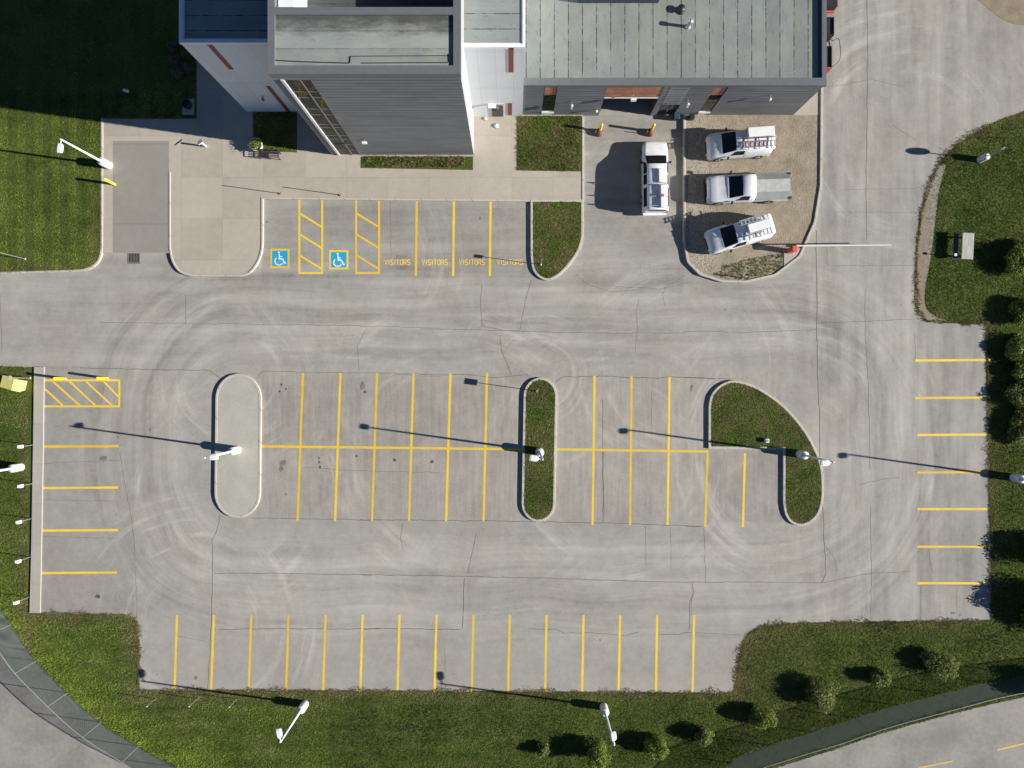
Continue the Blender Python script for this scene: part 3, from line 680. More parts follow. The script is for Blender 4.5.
c = at(134.2, 256.5); MB().box(-.46, .46, -.55, .55, 0, .012).build('catch_basin_pad', 'soft_stain', lot).location = (c.x, c.y, 0.017)
gr = MB()
for i in range(7): gr.box(-.36 + i * .115, -.31 + i * .115, -.44, .44, .012, .02)
gr.build('drain_grate', 'black', lot).location = (c.x, c.y, 0.018)
c = at(402, 262.5); gr = MB()
for k in range(2):
    for i in range(6): gr.box(-.40 + i * .14, -.36 + i * .14, -.55 + k * .75, -.22 + k * .75, 0, .004)
gr.build('drain_grate', 'soft_stain', lot).location = (c.x, c.y, 0.0085)

# ------------------------------------------------------------------ building
def zwall(py, Y): return H - F * Y / (384 - py)
def xw(px, z): return (px - 512) * (H - z) / F
def siding_wall(mb, x0, x1, y, z0, z1, pitch=0.40, depth=0.05):
    # lapped horizontal boards as one folded sheet facing -y
    n = max(1, int(round((z1 - z0) / pitch))); vs = []; fs = []
    for i in range(n):
        a = z0 + (z1 - z0) * i / n; b = z0 + (z1 - z0) * (i + 1) / n
        for z, yy in ((a, y - depth), (b - 0.05, y - 0.006), (b - 0.0, y)):
            vs += [(x0, yy, z), (x1, yy, z)]
    for i in range(len(vs) // 2 - 1): fs.append((i * 2, i * 2 + 1, i * 2 + 3, i * 2 + 2))
    mb.add(vs, fs)
YA, YB, YC, YD = 17.215, 20.07, 20.40, 20.20
AX0, AX1, AH = -13.50, -2.87, 13.98
bl = thing('office_building', 'office building with a tall dark grey stair tower between two white blocks', 'building', (0, 0, 0))
# tower: side and front walls
SX0, SX1 = -13.06, -11.36         # stair window
w = MB(); siding_wall(w, SX1, AX1, YA, 0, 13.5); siding_wall(w, AX0, SX0, YA, 0, 13.5); siding_wall(w, SX0, SX1, YA, 13.2, 13.5, .3)
w.box(AX0, AX1, YA + 0.005, YA + .2, 13.5, 13.7)
w.build('wall', 'siding', bl)['label'] = 'dark grey siding wall of the tall tower'
w = MB(); w.box(AX1 - .25, AX1, YA + .01, 42, 0, 13.7); w.build('wall', 'grey_panel', bl)['label'] = 'white east wall of the tall tower'
w = MB(); w.box(AX0, AX0 + .25, YA + .01, 42, 0, 13.7); w.build('wall', 'siding', bl)['label'] = 'dark west wall of the tall tower'
w = MB()
w.box(AX0 - .03, AX1 + .03, YA - .05, YA + .42, 13.5, AH); w.box(AX0 - .03, AX0 + .36, YA + .42, 42, 13.5, AH - .004); w.box(AX1 - .38, AX1 + .03, YA + .42, 42, 13.5, AH - .004)
w.box(AX0 + .36, AX1 - .38, 20.45, 20.87, 13.3, AH - .008)
w.build('parapet', 'cap', bl)
rf = MB().box(AX0 + .3, AX1 - .3, YA + .3, 20.5, 13.5, AH - .13).build('roof', 'roof_a', bl); rf['label'] = 'pale stained roof of the tall tower'
d = MB()
zr = AH - .12
def rl(a, b, w=.05):
    A = at(*a, zr); B = at(*b, zr); d.ribbon([A[:2], B[:2]], w, zr, zr + .03)
rl((273, 60.3), (300, 61.8)); rl((300, 61.8), (349, 63.2)); rl((350, 63), (350.5, 56.5), .035); rl((351, 56.3), (449, 55.8), .03); rl((449, 54), (449.5, 62), .05); rl((362, 63.2), (448, 62.6), .04)
d.build('cable_run', 'black', rf)
# dark water stains on the membrane
def roof_stain(cx, cy, rx, ry, seed, col):
    rr = random.Random(seed); n = 26; ph = [rr.uniform(.7, 1.1) for _ in range(n)]; ph = [(ph[i] + ph[i - 1] + ph[i - 2]) / 3 for i in range(n)]
    c = at(cx, cy, zr); k = (H - zr) / F
    o = flat_up(MB().sheet([(max(AX0 + .40, min(AX1 - .42, c.x + rx * k * ph[i] * math.cos(2 * PI * i / n))), max(YA + .45, min(20.43, c.y + ry * k * ph[i] * math.sin(2 * PI * i / n)))) for i in range(n)], 0).build('water_stain', col, rf)); o.location = (0, 0, zr - .006 + seed * .0012)
def stain_mat(name, c, lo, hi):
    g = G(name); p = g.pos(); g.done(c, 0.9)
    tr = g.new('ShaderNodeBsdfTransparent'); mx = g.new('ShaderNodeMixShader')
    g.l.new(g.ramp(g.noise(p, 1.4, 6, 0.7), lo, hi), mx.inputs[0]); g.l.new(tr.outputs[0], mx.inputs[1]); g.l.new(g.b.outputs[0], mx.inputs[2]); g.l.new(mx.outputs[0], g.out.inputs[0]); return g.m
M['wet1'] = stain_mat('roof_grime', (0.10, 0.105, 0.095), 0.30, 0.75); M['wet2'] = stain_mat('roof_grime_dark', (0.055, 0.058, 0.055), 0.25, 0.65)
# deep second roof bay
MB().box(AX0 + .25, AX1 - .25, 20.88, 42, 10.9, 11.2).build('roof', 'roof_a', bl)['label'] = 'sunken roof bay behind the tower parapet'
MB().bbox(-13.1, -12.15, 21.0, 23.0, 11.2, 13.6, .04).build('air_handler', 'white_cap', bl)
# stair window
sw = MB().box(SX0 + .1, SX1 - .02, YA - .015, YA + .005, 0.05, 13.15).build('window', 'stair_glass', bl); sw['label'] = 'full-height stair window in the dark tower wall'
fr = MB(); fr.box(SX0, SX0 + .16, YA - .09, YA + .06, 0, 13.25).build('frame', 'frame', sw)
fr = MB(); fr.box(-12.02, -11.95, YA - .05, YA + .01, .04, 13.2); fr.box(SX1 - .04, SX1 + .02, YA - .04, YA + .02, .04, 13.2)
for py in (91.4, 97, 108.5, 114.4, 124, 127, 135, 138.6, 144, 149.5):
    z = zwall(py, YA); fr.box(SX0 + .17, SX1 - .05, YA - .045, YA + .008, z - .022, z + .022)
fr.build('mullion', 'cap', sw)
MB().box(SX0, SX1, YA + .9, YA + 1.0, 0, 13.3).build('stair_core', 'dim', sw)
g_ = MB(); g_.box(-12.65, -12.42, YA + .25, YA + .45, 9.6, 12.9); g_.tube((-12.5, YA + .35, 11.6), (-11.6, YA + .35, 12.6), .05)
g_.box(-11.95, -11.75, YA + .25, YA + .45, 8.0, 10.2); g_.build('stair_steelwork', 'orange', sw)
# white blocks
BX1 = .77; BH = 11.07; CX0 = -19.85; CH = 10.93
w = MB(); w.box(AX1 + .004, BX1, YB, YB + .25, 0, BH - .06); w.box(BX1 - .25, BX1, YB + .25, 42, 0, BH - .06); w.build('wall', 'panel', bl)['label'] = 'white panelled wall east of the tower'
w = MB(); w.box(AX1 + .004, BX1 + .03, YB - .03, YB + .17, BH - .25, BH); w.box(BX1 - .14, BX1 + .03, YB + .17, 42, BH - .25, BH - .004); w.build('parapet', 'white_cap', bl)
MB().box(AX1 + .004, BX1 - .12, YB + .15, 42, BH - .4, BH - .09).build('roof', 'roof_b', bl)['label'] = 'grey green roof of the east white block'
w = MB(); w.box(CX0, AX0 - .004, YC, YC + .25, 0, CH - .06); w.box(CX0, CX0 + .25, YC + .25, 42, 0, CH - .06); w.build('wall', 'panel', bl)['label'] = 'white shaded wall west of the tower'
w = MB(); w.box(CX0 - .03, AX0 - .034, YC - .03, YC + .17, CH - .25, CH); w.box(CX0 - .03, CX0 + .14, YC + .17, 42, CH - .25, CH - .004); w.build('parapet', 'white_cap', bl)
MB().box(CX0 + .12, AX0 - .004, YC + .15, 42, CH - .4, CH - .16).build('roof', 'roof_b', bl)['label'] = 'shaded roof of the west white block'
# rust strips
def strip(px0, px1, py0, py1, Y, lbl=None):
    z1_, z0_ = zwall(py0, Y), max(0.02, zwall(py1, Y)); xa = xw(px0, z1_); xb = xw(px1, z1_)
    return MB().box(xa, xb, Y - .03, Y - .003, z0_, z1_)
for a in ((508.4, 513.6, 47.5, 72, YB), (507.7, 512, 103, 115, YB), (207, 212, 44.5, 69, YC), (265.8, 270, 86, 112.5, YC)):
    strip(*a).build('accent_strip', 'rust', bl)
# door of the east block
dz = zwall(103.5, YB)
dr = MB().box(xw(490, dz), xw(504, dz), YB - .035, YB - .004, 0.1, dz).build('door', 'frame', bl)
MB().box(xw(491.5, dz), xw(502.8, dz), YB - .05, YB - .036, 0.2, dz - .25).build('pane', 'glass', dr)
MB().box(xw(488.5, dz), xw(496, dz), YB - .35, YB - .05, dz, dz + .12).build('canopy', 'white_cap', dr)
# wall lamps
def wall_lamp(px, py, Y, parent, sz=.22, mat='white', out=.30, hh=.16):
    z = zwall(py, Y) + .12; x = xw(px, z); mb = MB(); mb.box(x - sz, x + sz, Y - out, Y - out + .14, z - hh, z + hh)
    f = mb.build('wall_lamp', mat, parent); MB().box(x - .025, x + .025, Y - out + .141, Y + .01, z - .03, z + .03).build('bracket', 'grey', f); return f
wall_lamp(364.5, 139.5, YA, bl, .16, 'white', .35, .10)
wall_lamp(263, 97, YC, bl, .06, 'cap', .3, .14)

# low workshop wing
wk = thing('workshop_building', 'low grey-sided workshop wing with a long seamed roof and garage entrance', 'building', (0, 0, 0))
DX1 = 21.12; DH = 5.53; DX0 = BX1 + .004
G0, G1 = 6.50, 10.37
w = MB()
zt = DH - .25
holes = [(2.2, 3.1, 0.1, 5.25), (G0, G1, 0.0, 5.25), (10.8, 12.15, 0.0, 2.15), (13.85, 14.72, 0.1, 5.25)]
xs = DX0
for (a, b, z0, z1_) in holes:
    siding_wall(w, xs, a, YD, 0, zt, .40, .04); siding_wall(w, a, b, YD, z1_, zt, .14)
    if z0 > 0: siding_wall(w, a, b, YD, 0, z0, .14)
    xs = b
siding_wall(w, xs, DX1 - .02, YD, 0, zt, .40, .04)
w.box(DX1 - .25, DX1 - .02, YD + .01, 42, 0, zt)
w.build('wall', 'siding', wk)
w = MB(); w.box(DX0, DX1 + .07, YD - .09, YD + .42, DH - .27, DH); w.box(DX1 - .22, DX1 + .07, YD + .42, 42, DH - .27, DH - .004); w.build('parapet', 'cap', wk)
MB().box(DX0, DX1 - .2, YD + .4, 42, DH - .6, DH - .27).build('roof', 'roof_d', wk)
gt = MB(); gt.box(DX1 - .42, DX1 - .23, YD + .45, 42, DH - .27, DH - .20); gt.build('shade_strip', 'shade_blue', wk)  # dark strip painting the parapet's shadow along the east roof edge
def dwin(x0, x1, lbl):
    f = MB(); f.box(x0, x1, YD + .05, YD + .09, .1, 5.25)
    wn = f.build('window', 'dark_frame', wk)
    MB().box(x0 + .04, x1 - .04, YD + .03, YD + .045, 3.65, 5.22).build('top_panel', 'wood', wn)
    pn = MB(); pn.box(x0 + .06, x1 - .06, YD + .02, YD + .04, 2.4, 3.55); pn.box(x0 + .06, x1 - .06, YD + .02, YD + .04, .75, 2.32); pn.build('pane', 'glass', wn)
    MB().box(x0, x1, YD - .06, YD + .045, .42, .70).build('sill', 'white_cap', wn)
dwin(2.2, 3.1, ''); dwin(13.85, 14.72, '')
# garage entrance: recessed
ge = MB(); ge.box(G0, G1, YD + 1.6, YD + 1.7, 0, 3.25); ge.box(G0 - .05, G0, YD + .02, YD + 1.6, 0, 5.25); ge.box(G1, G1 + .05, YD + .02, YD + 1.6, 0, 5.25)
for k in range(5): ge.box(G0 + .1, G1 - .1, YD + 1.56, YD + 1.6, .15 + k * .62, .67 + k * .62)
ge = ge.build('garage_door', 'dark_frame', wk)
MB().box(G0, G1, YD + .02, YD + 1.6, 3.25, 3.4).build('soffit', 'dim', ge)
wp = MB()
for k in range(6): wp.box(G0, G1, YD - .005 + .01 * (k % 2), YD + .02, 3.32 + k * .32, 3.63 + k * .32)
wp.build('wood_panel', 'wood', wk); MB().box(G0, G1, YD - .03, YD + .02, 3.18, 3.31).build('lintel', 'white_cap', wk)
dd = MB().box(10.8, 12.15, YD + .04, YD + .1, 0, 2.12).build('door', 'dark_frame', wk)
pn = MB(); pn.box(10.9, 11.4, YD + .02, YD + .035, .3, 1.95); pn.box(11.55, 12.05, YD + .02, YD + .035, .3, 1.95); pn.build('pane', 'glass', dd)
MB().tube((11.44, YD - .02, .9), (11.44, YD - .02, 1.3), .02).build('handle', 'alu', dd)
for px, py, s_, hh, out in ((572, 101.5, .07, .26, .5), (633.5, 94.5, .19, .14, .5), (688, 100, .07, .26, .5), (770.5, 95.5, .06, .10, .4)): wall_lamp(px, py, YD, wk, s_, 'white', out, hh)
wall_lamp(597, 109, YD, wk, .08, 'white', .3, .06)
def vent(px, py, h, r, mat):
    c = at(px, py, DH - .27); return MB().lathe((c.x, c.y, DH - .28), [(r * 1.6, 0), (r * 1.5, .06), (r, .1), (r * .9, h * .8), (r * 1.35, h * .82), (r * 1.3, h), (.02, h + .03)], 14).build('roof_vent', mat, wk)
vent(688, 27, .85, .12, 'alu'); vent(680.5, 10.5, .35, .2, 'black')
cA = at(578, 1, DH); cB = at(659, 1, DH)
MB().box(cA.x, cB.x, cA.y, cA.y + 3, DH - .3, DH + .35).build('roof_curb', 'shade_blue', wk)  # real curb, its shaded look painted in as dark blue

# ------------------------------------------------------------------ street furniture
shv = Vector((-math.cos(R(SHADOW_ANG)), math.sin(R(SHADOW_ANG)), 0))
def lamp_post():
    t = thing('lamp_post', '', 'lamp post', (0, 0, 0), 0, 'white lamp posts of the parking lot')
    MB().lathe((0, 0, 0), [(.30, 0), (.30, 1.0), (.27, 1.04), (.05, 1.06)], 20).build('base', 'offwhite', t)
    MB().lathe((0, 0, 1.04), [(.16, 0), (.16, .03), (.085, .05), (.06, 4.60), (.05, 4.64)], 12).build('pole', 'white', t)
    h = MB(); h.tube((0, 0, 5.58), (.42, 0, 5.64), .035); h.build('arm', 'white', t)
    h = MB()
    prof = [(.28, .10, 5.60, 5.66), (.34, .17, 5.585, 5.69), (.50, .21, 5.575, 5.70), (.78, .21, 5.575, 5.70), (.88, .17, 5.585, 5.68), (.91, .11, 5.60, 5.66)]
    vs = []; fs = []
    for x, w, z0, z1_ in prof: vs += [(x, -w, z0), (x, w, z0), (x, w, z0 + .07), (x, w * .6, z1_), (x, -w * .6, z1_), (x, -w, z0 + .07)]
    for i in range(len(prof) - 1):
        for k in range(6): fs.append((i * 6 + k, i * 6 + (k + 1) % 6, i * 6 + 6 + (k + 1) % 6, i * 6 + 6 + k))
    fs += [tuple(range(6)), tuple(range(len(vs) - 6, len(vs)))]
    hd = h.add(vs, fs).build('lamp_head', 'white', t)
    MB().box(.45, .75, -.13, .13, 5.560, 5.574).build('lens', 'frame', hd)
    return t
LP = lamp_post()
lamps = [((109, 165.5), -97, .17, 'lamp post on the pale walk beside the top left lawn'), ((305, 704), 100, 0, 'lamp post on the bottom grass strip below the left half of the lot'),
         ((603.5, 706.5), 98, 0, 'lamp post on the bottom grass strip next to the row of shrubs'), ((237.5, 450), 6, .17, 'lamp post on the bare concrete island'),
         ((539.5, 451.5), 172, .17, 'lamp post on the narrow grass island between two stall blocks'), ((799.5, 454), 184, .17, 'lamp post on the big hook-shaped grass island, lamp over the drive'),
         ((21, 467), 175, 0, 'lamp post at the left edge among low outlet posts'), ((1013, 477.5), 185, 0, 'lamp post at the right edge below the row of bushes')]
for i, (p, a, z, lb) in enumerate(lamps):
    o = LP if i == 0 else copy_tree(LP)
    c = at(*p, z); o.location = c; o.rotation_euler = (0, 0, R(a)); o['label'] = 'white ' + lb

def outlet_post():
    t = thing('outlet_post', '', 'outlet post', (0, 0, 0), 0, 'low white outlet posts along the stalls')
    MB().tube((0, 0, 0), (0, 0, 1.28), .028, n=8).build('post', 'grey', t)
    MB().bbox(-.12, .12, -.12, .12, 1.2, 1.56, .02).build('box', 'white', t); return t
OP = outlet_post()
ops = [((33, 445), 'topmost white box-headed outlet post on the left verge, above the lamp post'), ((33, 483.5), 'white box-headed outlet post just below the lamp post on the left verge'),
       ((31.5, 518.5), 'white box-headed outlet post halfway down the left verge'), ((30.8, 556.8), 'white box-headed outlet post second from the bottom of the left verge'),
       ((29, 597), 'bottommost white box-headed outlet post on the left verge near the fence')]
for i, (p, lb) in enumerate(ops):
    o = OP if i == 0 else copy_tree(OP); c = at(*p); o.location = c; o['label'] = lb
# thin grey stakes on the bottom grass
def stake():
    t = thing('marker_stake', '', 'stake', (0, 0, 0), 0, 'thin stakes in the bottom grass strip')
    MB().tube((0, 0, 0), (0, 0, 1.3), .022, n=8).build('rod', 'grey', t); MB().box(-.03, .03, -.03, .03, 1.3, 1.36).build('cap', 'white', t); return t
ST = stake()
for i, (p, lb) in enumerate((((156, 698.5), 'thin grey stake furthest left in the bottom grass strip'), ((197.5, 698.5), 'thin grey stake second from the left in the bottom grass strip'), ((236.5, 699), 'thin grey stake nearest the left lamp post of the bottom grass strip'))):
    o = ST if i == 0 else copy_tree(ST); o.location = at(*p); o['label'] = lb

def bollard(c, h, r, mat, label, grp=None):
    t = thing('bollard', label, 'bollard', c, 0, grp)
    MB().lathe((0, 0, 0), [(r, 0), (r, h - r * .5), (r * .85, h - r * .15), (r * .45, h)], 16).build('post', mat, t)
    MB().lathe((0, 0, 0), [(r * 1.45, 0), (r * 1.45, .03), (r * 1.02, .035)], 16).build('collar', 'grey', t)
    return t
bollard(at(65, 378.7), 1.35, .10, 'safety', 'left yellow bollard on the edge of the hatched no-parking box', 'yellow bollards of the lot')
bollard(at(107, 378.3), 1.35, .10, 'safety', 'right yellow bollard on the edge of the hatched no-parking box', 'yellow bollards of the lot')
bollard(at(114.3, 184.3, .15), 1.35, .10, 'safety', 'yellow bollard on the pale walk beside the top left lamp post', 'yellow bollards of the lot')
for px, lb in ((599.5, 'left yellow bollard with rusty round foot before the garage entrance'), (650.5, 'right yellow bollard with rusty round foot before the garage entrance')):
    c = at(px, 131.5, .0); t = bollard(c, 1.45, .10, 'safety', lb, 'yellow bollards of the lot')
    MB().lathe((-.05, -.12, 0), [(.30, 0), (.30, .12), (.26, .34), (.12, .42), (.02, .44)], 18).build('round_foot', 'brick_red', t)
    MB().tube((-.35, -.22, 0), (-.35, -.22, .75), .03).build('stub_post', 'grey', t)

def sign_post(c, h, label, plate=None, mat='blue_paint', face=0, name='sign_post', cat='sign', foot='grey'):
    t = thing(name, label, cat, c, face)
    MB().tube((0, 0, 0), (0, 0, h), .028, n=8).build('post', 'grey', t)
    MB().lathe((0, 0, 0), [(.10, 0), (.10, .05), (.05, .07)], 12).build('foot', foot, t)
    if plate:
        pw, ph = plate; p = MB().box(-pw / 2, pw / 2, -.045, -.03, h - ph, h).build('sign_plate', mat, t)
        if mat == 'blue_paint':
            k = wheelchair(0, 0, pw * .95, p, 0); k.rotation_euler = (R(90), 0, 0); k.location = (0, -.05, h - ph / 2)
    return t
sign_post(at(280, 193.5, .15), 2.0, 'left of two thin posts with reddish feet on the walk above the stalls', None, foot='brick_red', name='thin_post', cat='post')
sign_post(at(340, 195, .15), 2.0, 'right of two thin posts with reddish feet on the walk above the stalls', None, foot='brick_red', name='thin_post', cat='post')
sign_post(at(540.5, 264.5, .17), 2.15, 'thin sign post on the grassy island beside the visitor stalls', (.26, .30), 'grey', R(60))
sign_post(at(536.5, 391, .17), 2.35, 'thin sign post at the top of the narrow grass island', (.45, .45), 'grey', R(80))
sign_post(at(30, 378), 2.3, 'thin grey sign post beside the pale yellow bin', (.3, .3), 'grey', R(90))
sign_post(at(742, 278, .1), 1.05, 'short post on the kerb at the bottom of the gravel yard', (.18, .2), 'white')
sign_post(at(25, 259, .17), 5.0, 'tall thin grey pole standing in the top left lawn', None)
# round road mirror / sign on a pier at the right
t = thing('round_sign', 'round sign on a thin pole with thick pale base, right grass edge by the road', 'sign', at(979.5, 160.0), 0)
MB().lathe((0, 0, 0), [(.24, 0), (.24, .84), (.20, .9), (.05, .91)], 18).build('base', 'offwhite', t)
MB().tube((0, 0, .9), (0, 0, 2.1), .035).build('pole', 'grey', t)
a = R(33); u = Vector((math.cos(a), math.sin(a), 0)); nrm = Vector((-u.y, u.x, 0)); ctr = Vector((0, 0, 2.15))
MB().tube(ctr - nrm * .03, ctr + nrm * .03, .40, n=24).build('disc', 'grey', t)
# short white stand near the building, small lights
t = thing('push_post', 'short white stand with slanted top on the concrete near the building', 'stand', at(206, 146.5, .15))
MB().box(-.06, .06, -.06, .06, 0, .85).build('post', 'white', t)
MB().box(-.20, .20, -.02, .02, -.22, .22, Matrix.Translation((-.02, .02, .95)) @ Matrix.Rotation(R(35), 4, 'Z') @ Matrix.Rotation(R(60), 4, 'X')).build('panel', 'white', t)
for px, py, r, lb in ((485.5, 118.8, .11, 'small white ground light close to the white wall'), (496.3, 126, .16, 'larger white ground light on the walk below the white block door')):
    t = thing('ground_light', lb, 'light', at(px, py, .15)); MB().lathe((0, 0, 0), [(r, 0), (r, .08), (r * .7, .14), (r * .2, .16)], 14).build('dome', 'white', t)
    MB().lathe((0, 0, 0), [(r * 1.25, 0), (r * 1.25, .03), (r, .035)], 14).build('rim', 'grey', t)
t = thing('lawn_light', 'tiny white light in the dark shaded lawn', 'light', at(129, 93, .17)); MB().lathe((0, 0, 0), [(.05, 0), (.05, .4)], 8).build('stem', 'grey', t)
MB().bbox(-.22, .22, -.10, .10, .4, .5, .03, Matrix.Rotation(R(-15), 4, 'Z')).build('head', 'white', t)
t = thing('utility_box', 'small white box in the grass of the hook-shaped island', 'utility box', at(766, 440.5, .17)); MB().bbox(-.14, .14, -.15, .15, 0, .30, .02).build('cabinet', 'white', t); MB().box(-.09, .09, -.09, .09, .3, .315).build('lid', 'grey', t)
# pale yellow grit bin
t = thing('grit_bin', 'pale yellow grit bin with sloping lid on the left grass', 'bin', at(18.5, 383.8), R(-14))
mb = MB(); mb.add([(-.60, -.36, 0), (.60, -.36, 0), (.60, .36, 0), (-.60, .36, 0), (-.72, -.42, .72), (.72, -.42, .72), (.72, .42, .72), (-.72, .42, .72)], [(0, 3, 2, 1), (0, 1, 5, 4), (1, 2, 6, 5), (2, 3, 7, 6), (3, 0, 4, 7), (4, 5, 6, 7)]); mb.build('tub', 'pale_yellow', t)
mb = MB(); mb.add([(-.76, -.46, .73), (.76, -.46, .73), (.76, .46, .73), (-.76, .46, .73), (-.74, -.42, .82), (.30, -.42, 1.02), (.30, .42, 1.02), (-.74, .42, .82), (.74, -.42, .84), (.74, .42, .84)],
    [(0, 3, 2, 1), (4, 5, 6, 7), (5, 8, 9, 6), (0, 1, 8, 5, 4), (3, 7, 6, 9, 2), (0, 4, 7, 3), (1, 2, 9, 8)]); mb.build('lid', 'pale_yellow', t)
# picnic table (long side north-south)
t = thing('picnic_table', 'weathered grey plank picnic table on the grass by the dirt shoulder', 'picnic table', from_top(968, 246, .74), R(-3))
mb = MB()
for k in range(5): mb.box(-.42 + k * .17, -.255 + k * .17, -.97, .97, .70, .74)
mb.build('tabletop', 'plank', t)
for sx in (-1,): MB().box(sx * .72 - .17, sx * .72 + .17, -.97, .97, .43, .47).build('bench', 'shade_blue', t)  # seat colour carries the shade of the tabletop
for sy in (-.7, .7):
    mb = MB(); mb.tube((-.75, sy, .41), (-.2, sy, .42), .03); mb.tube((-.50, sy, 0), (-.2, sy, .69), .035); mb.tube((.35, sy, 0), (.2, sy, .69), .035); mb.tube((-.74, sy, 0), (-.72, sy, .43), .03); mb.build('leg', 'black', t)
t = thing('capped_stake', 'thin white-capped stake at the lower end of the picnic table', 'stake', at(948.5, 256.8)); MB().tube((0, 0, 0), (0, 0, .8), .028).build('rod', 'black', t); MB().box(-.09, .09, -.09, .09, .8, .88).build('cap', 'white', t)
# planter and bench near the tower
t = thing('planter', 'round pale concrete planter with green plant beside the black bench', 'planter', at(258.5, 147, .15))
MB().lathe((0, 0, 0), [(.34, 0), (.46, .55), (.50, .60), (.43, .60), (.40, .50)], 24).build('pot', 'offwhite', t); PLANTER = t
t = thing('garden_bench', 'black metal slatted bench on the walk below the round planter', 'bench', at(272.5, 157.5, .15), R(-3))
mb = MB()
for k in range(4): mb.box(-.85, .62, -.12 + k * .12, -.06 + k * .12, .43, .46)
mb.build('seat', 'black', t); mb = MB()
for k in range(3): mb.box(-.85, .62, .30, .33, .55 + k * .12, .61 + k * .12)
mb.build('backrest', 'black', t)
for x in (-.85, -.1, .62):
    mb = MB(); mb.box(x - .025, x + .025, -.16, -.11, 0, .62); mb.box(x - .025, x + .025, .28, .33, 0, .92); mb.box(x - .025, x + .025, -.16, .33, .58, .62); mb.build('end_frame', 'black', t)
# stone pad with round planter in the shaded lawn
t = thing('dark_planter', 'dark round pot on a square stone pad in the shaded lawn corner', 'planter', at(188.5, 107, .17))
MB().box(-.45, .45, -.6, .6, 0, .06).build('pad', 'walk', t); MB().lathe((0, .1, .06), [(.30, 0), (.38, .45), (.30, .45), (.28, .3)], 18).build('pot', 'black', t)
# blue recycling bin by workshop door
def wheelie(c, mat, label, w=.28, h=.95):
    t = thing('waste_bin', label, 'bin', c); MB().add([(-w * .8, -w * .8, .05), (w * .8, -w * .8, .05), (w * .8, w * .8, .05), (-w * .8, w * .8, .05), (-w, -w, h), (w, -w, h), (w, w, h), (-w, w, h)],
        [(0, 3, 2, 1), (0, 1, 5, 4), (1, 2, 6, 5), (2, 3, 7, 6), (3, 0, 4, 7), (4, 5, 6, 7)]).build('tub', mat, t)
    MB().bbox(-w * 1.08, w * 1.08, -w * 1.1, w * 1.1, h, h + .07, .03).build('lid', mat, t)
    for s in (-1, 1): MB().tube((s * w * .7, w * .8, .1), (s * w * .9, w * .8, .1), .1).build('wheel', 'rubber', t)
    return t
wheelie(at(675, 119, 0), 'blue_bin', 'blue waste bin beside the workshop door', .20, .62)
wheelie(at(690.5, 119, .1), 'black', 'black waste bin at the corner of the gravel yard', .18, .5)
# barrier gate
t = thing('barrier_gate', 'red barrier gate with a long white arm reaching over the drive', 'barrier gate', at(789, 251.2, .18))
MB().bbox(-.20, .20, -.18, .18, 0, 1.0, .03).build('housing', 'red_paint', t)
MB().bbox(-.23, .23, -.21, .21, 1.0, 1.14, .05).build('cap', 'red_paint', t)
e1 = at(891, 245, 1.15) - at(789, 251.2, .18); s1 = Vector((0.1, .22, .95))
mb = MB(); d_ = (Vector((e1.x, e1.y, 1.0)) - s1); nn = 14
mb.tube(s1 - d_ * .05, Vector((e1.x, e1.y, 1.0)), .055, .04, 8).build('arm', 'white', t)
mb = MB(); mb.tube((0.05, .14, .93), (0.05, .3, .93), .12, n=14); mb.build('pivot', 'black', t)
MB().box(-.55, -.12, .16, .30, .82, 1.05).build('counterweight', 'black', t)

# skips/bins against the east side of workshop, partly hidden under the eaves
for (px0, px1, py0, py1, mat, lb, cat) in ((818, 834.3, 17, 35, 'black', 'open black skip beside the workshop east wall', 'skip'), (816, 832, 46, 67.5, 'black', 'dark open skip with red end plate beside the workshop, under a looped hose', 'skip')):
    h = 1.25; a = at(px0, py1, h); b = at(px1, py0, h); t = thing('waste_skip', lb, cat, ((a.x + b.x) / 2, (a.y + b.y) / 2, 0))
    hx, hy = (b.x - a.x) / 2, (b.y - a.y) / 2; mb = MB()
    mb.box(-hx, hx, -hy, -hy + .05, .1, h); mb.box(-hx, hx, hy - .05, hy, .1, h); mb.box(-hx, -hx + .05, -hy + .05, hy - .05, .1, h); mb.box(hx - .05, hx, -hy + .05, hy - .05, .1, h); mb.box(-hx + .04, hx - .04, -hy + .04, hy - .04, .1, .2)
    mb.build('body', mat, t); MB().box(-hx + .05, hx - .05, -hy + .05, hy - .05, .2, h - .1).build('contents', 'black', t)
    if 'red end' in lb: MB().box(-hx, hx, -hy - .05, -hy - .002, .1, h + .02).build('end_plate', 'red_paint', t)
    for sx in (-1, 1): MB().box(sx * hx * .6 - .06, sx * hx * .6 + .06, -hy * .8, hy * .8, 0, .1).build('skid', 'black', t)
h = 1.2; a = at(815, 8, h); b = at(838, -14, h); t = thing('tool_trailer', 'red trailer with black load at the top edge beside the workshop', 'trailer', ((a.x + b.x) / 2, (a.y + b.y) / 2, 0))
hx, hy = (b.x - a.x) / 2, (b.y - a.y) / 2
MB().box(-hx, hx, -hy, hy, .45, .62).build('chassis', 'red_paint', t); MB().box(-hx + .05, hx - .03, -hy + .12, hy, .62, h).build('load', 'black', t); MB().box(-hx + .1, -hx + .3, -hy + .25, hy, h, h + .1).build('rail', 'white', t)
for s in (-1, 1): MB().tube((s * (hx + .02), 0, .32), (s * (hx - .16), 0, .32), .32, n=18).build('wheel', 'rubber', t)
mb = MB(); P_ = smooth([(826, 43), (829, 41), (831, 39.5), (833, 41), (836, 39), (838.5, 39), (839.7, 43), (840.5, 52), (839.5, 60), (836, 64), (832, 67)], 4)
for i in range(len(P_) - 1): mb.tube(at(*P_[i], .3), at(*P_[i + 1], .3), .025, n=6, caps=False)
tag(mb.build('hose', 'black'), 'thin black hose looped beside the dark skip', 'hose')

